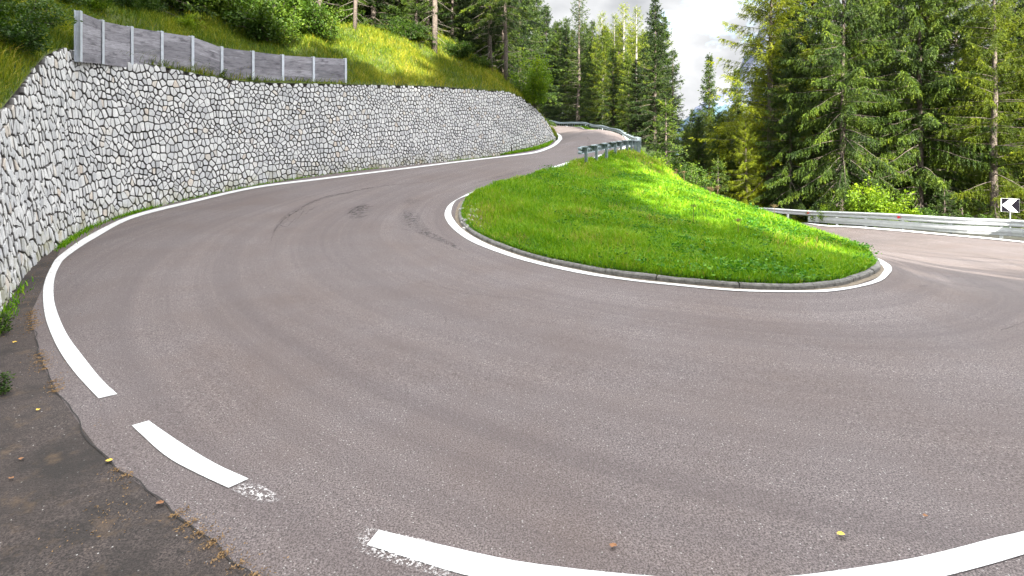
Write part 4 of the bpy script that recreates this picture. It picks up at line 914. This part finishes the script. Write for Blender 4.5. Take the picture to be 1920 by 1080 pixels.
for (px,zc,h,label,k_,mat) in [(1236,31.5,1.7,'rounded green bush at the top corner of the grass island by the guardrail','b','leafbright'),(1262,27,1.3,'small bush trailing down the right edge of the island ridge','a',None),
    (1622,29,3.1,'bright yellow-green bush behind the lower guardrail beside the bare trunk','c',None),(1662,28.5,2.6,'green bush right of the bright yellow-green bush','a','leafbright'),(1560,30.5,1.5,'small leafy shrub at the foot of the bare-trunked spruce','a','leafbright'),(1735,28,1.5,'low shrub behind the reflector on the lower guardrail','b',None),(1830,27,1.3,'low shrub behind the lower guardrail left of the chevron sign','b',None),(1240,44,3.0,'dark shrub in the hollow behind the island','a',None),(1150,69,2.6,'leafy shrub behind the far guardrail','b',None)]:
    x_ = (px-960)*zc/960; BP[k_].place('bush', (x_,zc,land(x_,zc)-.05), random.uniform(0,6.28), h/{'a':1.6,'b':1.3,'c':2.2}[k_], label, 'bush', None, 1.0, mat)
for x_,y_,h_,k_,lb in [(11.0,31.0,1.7,'a','dark shrub low on the hidden side of the island ridge'),(11.6,34.5,2.0,'b','rounded shrub at the verge of the hidden lower road'),(12.4,38.5,2.4,'a','tall shrub at the verge of the hidden lower road')]:
    BP[k_].place('bush', (x_,y_,land(x_,y_)-.05), random.uniform(0,6.28), h_/{'a':1.6,'b':1.3}[k_], lb)
# ------------------------------------------------------------------ grasses (uncountable: one object each)
def blades(name, P, h, w_, lean, tint, mat, label, seg2=True, cat='grass'):
    n = len(P); a = rng.uniform(0,6.28,n); S_ = np.column_stack([np.cos(a),np.sin(a),0*a]); b = rng.uniform(0,6.28,n); Ld = np.column_stack([np.cos(b),np.sin(b),0*b]); up_ = np.array([0,0,1.])
    m = P+up_*(h*.55)[:,None]+Ld*(lean*.3)[:,None]; t = P+up_*h[:,None]*1.0+Ld*lean[:,None]-up_*(lean*.3)[:,None]
    V = np.stack([P-S_*(w_/2)[:,None], P+S_*(w_/2)[:,None], m+S_*(w_*.4)[:,None], m-S_*(w_*.4)[:,None], t],1).reshape(-1,3); i = np.arange(n)[:,None]*5
    o = mk(name, V, [(i+np.array([0,1,2,3])).astype(np.int32), (i+np.array([3,2,4])).astype(np.int32)], M[mat], attr={'tint':np.repeat(np.clip(tint,0,1),5)})
    tag(o, label, cat, None, 'stuff'); return o
def vnoise(x, y, s, seed=0):
    r2 = np.random.default_rng(seed); o = 0
    for k_ in range(5):
        a = r2.uniform(0,6.28); f = s*(1.0+.9*k_); ph = r2.uniform(0,6.28,2); o = o+np.sin((x*math.cos(a)+y*math.sin(a))*f+ph[0]+1.7*np.sin((x*math.sin(a)-y*math.cos(a))*f*.7+ph[1]))/(1+.6*k_)
    return o/2.6
def scatter_poly(P, n, dens):
    x0,y0 = P.min(0); x1,y1 = P.max(0); o = []; c = 0
    while c < n:
        x = rng.uniform(x0,x1,n); y = rng.uniform(y0,y1,n); k_ = rng.random(n) < dens(x,y); x,y = x[k_],y[k_]; k_ = inside(x,y,P); o.append(np.column_stack([x,y])[k_]); c += k_.sum()
    return np.concatenate(o)[:n]
ISLV = ISL2[(ISL2[:,1] < 40)]
gp = scatter_poly(ISLV, 190000, lambda x,y: np.clip((9.5/np.hypot(x,y))**1.7,0,1)*(np.hypot(x,y)<36)*(x/np.maximum(y,1) < 1.1))
nz_ = vnoise(gp[:,0],gp[:,1],1.1,3); nz2 = vnoise(gp[:,0],gp[:,1],.35,4); r = np.hypot(gp[:,0],gp[:,1]); dk,_ = pdist(gp[:,0],gp[:,1],KERB[:,:2])
bare = np.exp(-(((gp[:,0]+1.0)/.7)**2+((gp[:,1]-11.6)/1.4)**2)); keep = rng.random(len(gp)) > bare*.55; gp, nz_, nz2, r, dk, bare = [q[keep] for q in (gp,nz_,nz2,r,dk,bare)]
gh = (.105+.055*nz_+.06*np.clip(nz2,0,1))*rng.uniform(.5,1.35,len(gp))*np.clip(.85+dk/1.5,0,1.3)*(1-.4*bare); gh = np.maximum(gh,.03)
nz3 = vnoise(gp[:,0],gp[:,1],4.5,8); gt = .51+.15*nz_+.12*nz2+.10*nz3+rng.normal(0,.18,len(gp))+.15*np.clip(bare,0,1)+.08*np.clip((r-10)/10,0,1); pt = (vnoise(gp[:,0],gp[:,1],.9,21) > .45) & (rng.random(len(gp)) < .22); gt[pt] += .45
blades('island_grass', np.column_stack([gp, isl_z(gp[:,0],gp[:,1])-.01]), gh, rng.uniform(.006,.014,len(gp))*np.clip(r/9,1,2.6), gh*rng.uniform(.1,.8,len(gp)), gt, 'grass', 'bright green grass covering the sloping island inside the bend')
ki = rng.integers(0, len(KI)-1, 9000); kn = kerb_in(KI,1)-KI; P = KI[ki]+(KI[ki+1]-KI[ki])*rng.random((9000,1))+kn[ki]*rng.uniform(-.03,.10,(9000,1)); gh = rng.uniform(.04,.13,9000)
blades('kerb_grass', np.column_stack([P, Z(P[:,0],P[:,1])+.05]), gh, rng.uniform(.008,.015,9000), gh*rng.uniform(.3,1.0,9000), np.clip(rng.normal(.42,.2,9000),0,1), 'grass', 'grass fringe growing over the inner edge of the kerb')
# broad-leaved weeds in the grass
wp = scatter_poly(ISLV, 1100, lambda x,y: np.clip((9.5/np.hypot(x,y))**1.2,0,1)*(np.hypot(x,y)<26)*np.clip(vnoise(x,y,1.3,11)*1.6+.35,.05,1)*(y < 20)*(x > 1.0))
wc = np.repeat(wp, 14, 0)+rng.normal(0,.085,(len(wp)*14,2)); wz = isl_z(wc[:,0],wc[:,1])+rng.uniform(.02,.17,len(wc)); wd_ = unit(rng.normal(0,1,(len(wc),3))*np.array([1,1,.35])+np.array([0,0,.15]))
V,F,tn = spikes(np.column_stack([wc,wz]), wd_, rng.uniform(.03,.075,len(wc)), rng.uniform(.02,.045,len(wc)), np.clip(rng.normal(.5,.2,len(wc)),0,1.1))
tag(mk('weeds', V, F, M['weed'], attr={'tint':tn}), 'broad-leaved weeds growing through the island grass', 'weeds', None, 'stuff')
# hillside grass
HB = np.array([(-30,3),(-5,2.5),(-6.5,5.5)]+[tuple(p) for p in WF[6::6,:2]]+[(3.45,38.2),(3.6,44),(3.6,50),(-4,52),(-16,40),(-30,30)])
hp = scatter_poly(HB, 330000, lambda x,y: np.clip((15/np.hypot(x,y))**1.0,0,1))
HB2 = np.vstack([WF[2:60:4,:2], [(-14,16),(-15,8),(-9,4)]]); hp = np.vstack([hp, scatter_poly(HB2, 50000, lambda x,y: np.ones(len(x)))])
d_,u_ = pdist(hp[:,0],hp[:,1],HE[:,:2]); ins = inside(hp[:,0],hp[:,1],HE[:,:2]) | True
prob = np.exp(-np.clip(d_-6.0,0,99)/2.2); kk = (rng.random(len(hp)) < prob) & inside(hp[:,0],hp[:,1],HILLPOLY) & (d_ > .01); hp, d_ = hp[kk], d_[kk]
r = np.hypot(hp[:,0],hp[:,1]); nz_ = vnoise(hp[:,0],hp[:,1],.9,6); nz2 = vnoise(hp[:,0],hp[:,1],2.6,7)
gh = (.34+.12*nz_)*rng.uniform(.45,1.4,len(hp))*np.clip(.6+d_/.8,0,1); lf = np.clip((hp[:,0]+9.5)/3,0,1)
gt = .46+.18*nz_+.10*nz2+rng.normal(0,.17,len(hp))+.10*lf-.04
blades('hillside_grass', np.column_stack([hp, hill_z(hp[:,0],hp[:,1])-.03]), gh, rng.uniform(.010,.022,len(hp))*np.clip(r/18,.7,2), gh*rng.uniform(.2,.9,len(hp)), gt, 'tallgrass', 'tall yellowing grass on the slope above the stone wall')
# weeds at the foot of the wall and on the verge at its end
uu = rng.uniform(0, WU[-1], 16000); x,y,z,h,nx,ny = wall_frame(uu); dens = np.clip(vnoise(uu,uu*0,.55,9)*1.1+.25,0,1)*np.where((uu > 2.5) & (uu < 11.5), 1, .28); kk = rng.random(len(uu)) < dens; uu = uu[kk]
x,y,z,h,nx,ny = wall_frame(uu); q = np.abs(rng.normal(0,.06,len(uu)))+.06; P = np.column_stack([x+nx*q, y+ny*q]); gh = rng.uniform(.03,.13,len(uu))
blades('wall_foot_weeds', np.column_stack([P, Z(P[:,0],P[:,1])]), gh, rng.uniform(.008,.02,len(uu)), gh*rng.uniform(.2,1,len(uu)), rng.uniform(.15,.75,len(uu)), 'grass', 'ragged weeds along the foot of the stone wall')
VW = np.vstack([WF[-26:,:2], [(3.3,38.2),(3.35,41)], hits([(1037,252),(1041,258),(1037,266),(1027,274),(1005,281)])[:,:2]]) 
VV = np.vstack([[(9.6,43),(9.9,48),(10.3,57),(10.1,68),(9.3,78)],[(10.6,78),(11.6,68),(11.9,57),(11.3,48),(10.9,43)]])
vp = np.concatenate([scatter_poly(VW, 5000, lambda x,y: np.ones(len(x))), scatter_poly(VV, 16000, lambda x,y: np.ones(len(x)))])
gh = rng.uniform(.06,.22,len(vp)); blades('verge_grass', np.column_stack([vp, np.maximum(Z(vp[:,0],vp[:,1]), -9)]), gh, rng.uniform(.03,.05,len(vp)), gh*.4, rng.uniform(.2,.8,len(vp)), 'grass', 'low green grass on the verges of the far road')
# litter along the seam and at the wall foot
si = rng.integers(0, ns-1, 5200); off = np.abs(rng.normal(0,.022,len(si)))*rng.choice([-1,1],len(si)); P = SEAMP[si]+Tn[si]*off[:,None]+rng.normal(0,.018,(len(si),2))*rng.choice([1,1,1,3],(len(si),1)); kk = vnoise(P[:,0]*2,P[:,1]*2,1.5,5) > -.1; P = P[kk]
uu = rng.uniform(.5,9,900); x,y,z,h,nx,ny = wall_frame(uu); q = .12+np.abs(rng.normal(0,.16,len(uu))); P = np.vstack([P, np.column_stack([x+nx*q, y+ny*q])])
c1 = np.array(hit(195,975)[:2]); P = np.vstack([P, c1+rng.normal(0,.10,(110,2))])
d3 = unit(np.column_stack([rng.normal(0,1,(len(P),2)), np.abs(rng.normal(.1,.15,len(P)))])); V,F,tn = spikes(np.column_stack([P, Z(P[:,0],P[:,1])+.012]), d3, rng.uniform(.006,.022,len(P)), rng.uniform(.002,.007,len(P)), rng.random(len(P)))
tag(mk('needle_litter', V, F, M['litter'], attr={'tint':tn}), 'brown needles and debris caught along the pavement seam and wall foot', 'litter', None, 'stuff')
# single fallen leaves
def leaf(px, py, size, mat, label):
    p = hit(px, py); mb = MB(); n = 9; a = np.linspace(0,2*np.pi,n,endpoint=False); rr = size*(.55+.25*np.cos(a)+.2*np.abs(np.cos(a*2.5))); ro = random.uniform(0,6.28)
    V = [(0,0,.012)]+[(rr[i]*math.cos(a[i]+ro), rr[i]*math.sin(a[i]+ro)*.75, .012+random.uniform(0,size*.3)) for i in range(n)]
    mb.add(V, [(0,1+i,1+(i+1)%n) for i in range(n)]); o = mb.build('fallen_leaf', M[mat]); o.location = (p[0],p[1],p[2]+.004); tag(o, label, 'leaf', 'fallen leaves on the asphalt')
leaf(1575,1006,.028,'leafyellow','bright yellow leaf on the road near the right-hand edge line')
leaf(1150,1027,.026,'leafbrown','curled brown leaf on the road above the bottom edge line')
leaf(205,868,.030,'leafyellow','yellow leaf lying on the pavement seam')
leaf(38,865,.022,'leafbrown','small brown leaf on the dark shoulder at the left border')
leaf(20,902,.020,'leafbrown','tiny brown leaf at the left border below its neighbour on the shoulder')
leaf(72,772,.020,'leafyellow','small yellow leaf on the dark shoulder above the seam')
leaf(302,948,.030,'leafbrown','reddish brown leaf caught on the seam near the bottom')
leaf(28,644,.028,'leafyellow','yellow leaf among the litter at the left border near the wall foot')
leaf(1735,973,.018,'leafbrown','small dark leaf on the road above the right-hand edge line')
pc = hit(884,412); P = np.array([pc[:2]+rng.normal(0,1,2)*[.16,.55] for _ in range(46)]); mb = MB()
for q in P:
    r0 = rng.uniform(.015,.045); a = np.linspace(0,2*np.pi,6,endpoint=False); z0 = float(isl_z(np.array([q[0]]),np.array([q[1]]))[0])+.02; rr = r0*rng.uniform(.7,1.2,6)
    V = [(q[0]+rr[i]*math.cos(a[i]), q[1]+rr[i]*math.sin(a[i]), z0-.02) for i in range(6)]+[(q[0]+.8*rr[i]*math.cos(a[i]), q[1]+.8*rr[i]*math.sin(a[i]), z0+r0*.5) for i in range(6)]+[(q[0],q[1],z0+r0*.8)]
    mb.add(V, [(i,(i+1)%6,6+(i+1)%6,6+i) for i in range(6)]+[(6+i,6+(i+1)%6,12) for i in range(6)])
tag(mb.build('pebbles', M['pebble']), 'pale gravel showing through the grass at the left tip of the island', 'gravel', None, 'stuff')
for px,py,sc_,label in [(1,742,.38,'broad green weed at the left border beside the dark shoulder'),(2,628,.5,'weed at the foot of the wall by the left border')]:
    p = hit(px,py); BP['small'].place('plant', tuple(p), 1.0, sc_, label, 'plant')
# small plants in front of the fence
for px,zc,top,label in [(178,10.75,72,'wispy plant in front of the first plank panel'),(438,16.9,118,'leafy plant in front of the sixth plank panel'),(492,18.1,128,'bushy plant at the foot of the post right of the leafy plant'),(232,12.1,100,'small plant at the foot of the second plank panel'),(280,13.2,107,'low tuft in front of the third plank panel'),(397,16.1,128,'brownish tuft in front of the fifth plank panel')]:
    zc = float(np.interp(px, [q[0] for q in WALLPX], [q[2] for q in WALLPX])); x_ = (px-960)*zc/960; u = WU[np.hypot(WF[:,0]-x_,WF[:,1]-zc).argmin()]; p = wall_pt(np.array([u]), np.interp([u],WU,WF[:,2]), -.12)[0]; zt = CAMH+(270-top)*zc/960
    BP['small'].place('plant', (p[0],p[1],p[2]-.02), random.uniform(0,6), max(.25,(zt-p[2]))/.55, label, 'plant')
# dry umbels and stalks on the island ridge
def umbel(px, zc, topy, heads, label):
    x_ = (px-960)*zc/960; z0 = float(isl_z(np.array([x_]),np.array([zc]))[0]); h = max(.3, CAMH+(270-topy)*zc/960-z0); t = empty('umbel_plant', (x_,zc,z0)); tag(t, label, 'plant'); mb = MB(); hd = []
    for k_ in range(heads):
        a = random.uniform(0,6.28); sp = random.uniform(.05,.22)*h*(k_ > 0); tp_ = np.array([sp*math.cos(a), sp*math.sin(a), h*random.uniform(.7,1) if k_ else h]); mb.tube(np.array([(0,0,0),tp_*np.array([.3,.3,.55]),tp_]), [.008,.006,.004], 4); n = 90
        q = rng.normal(0,1,(n,3))*np.array([.035,.035,.018]); V,F,_ = spikes(tp_+q, unit(rng.normal(0,1,(n,3))), np.full(n,.022), np.full(n,.013), np.zeros(n)); hd.append((V,F))
        for j in range(10): mb.tube(np.array([tp_-[0,0,.05], tp_+q[j]]), [.002,.0015], 3)
    mb.build('stalk', M['drystem'], t); [mk('flower_head', v, f, M['drystem'], t) for v,f in hd]
umbel(1268,20,318,3,'dry brown umbel plant high on the island ridge')
umbel(1283,18.5,322,2,'dry umbel plant leaning beside the highest one on the ridge')
umbel(1332,16.2,352,3,'dry brown umbel plant halfway down the island ridge')
umbel(1346,15.6,350,3,'tall dry umbel with rusty heads halfway down the ridge, right of its neighbour')
umbel(1452,12.8,386,1,'single dry umbel standing against the lower guardrail')
umbel(1384,10.6,412,1,'thin brown stalk on the front slope of the island')
umbel(1300,11.5,385,1,'thin stalk with small head in the middle of the island slope')

# ------------------------------------------------------------------ distant mountain
mx = np.linspace(900, 4200, 120); my = np.linspace(2900, 5200, 70); X,Y = np.meshgrid(mx,my)
pk = 1050*np.exp(-((X-2150)/480)**2)+430*np.exp(-((X-1420)/190)**2)*.55+300*np.exp(-((X-3200)/600)**2); rid = np.exp(-((Y-3900)/620)**2)
nn_ = vnoise(X,Y,.006,31)*90+vnoise(X,Y,.016,32)*42+vnoise(X,Y,.045,33)*16
Zm = (pk+nn_*(.35+pk/500))*rid-60; V = np.column_stack([X.ravel(),Y.ravel(),Zm.ravel()]); i,j = np.meshgrid(np.arange(69),np.arange(119),indexing='ij'); i=i.ravel(); j=j.ravel()
F = np.column_stack([i*120+j,i*120+j+1,(i+1)*120+j+1,(i+1)*120+j]).astype(np.int32)
t = NT('mountain_rock'); co = t.coord(); n_ = t.noise(co,.006,8,.7); n2_ = t.noise(co,.02,6,.7); gz_ = t.node('ShaderNodeSeparateXYZ',{0:co}).outputs[2]
col = t.mix(t.ramp(n2_,[(.4,0),(.6,1)]), (.045,.065,.12), (.14,.15,.20)); fo = t.math('SUBTRACT', t.math('ADD', t.math('MULTIPLY', n_, 1.0), .35), t.math('MULTIPLY', gz_, .0016)); col = t.mix(t.ramp(fo,[(.42,0),(.52,1)]), col, (.045,.085,.12))
M['mountain'] = t.pbr(col, .95, normal=t.bump(n2_, .8, 20)); mo = mk('mountain', V, F, M['mountain'], smooth=True); mo['kind'] = 'structure'
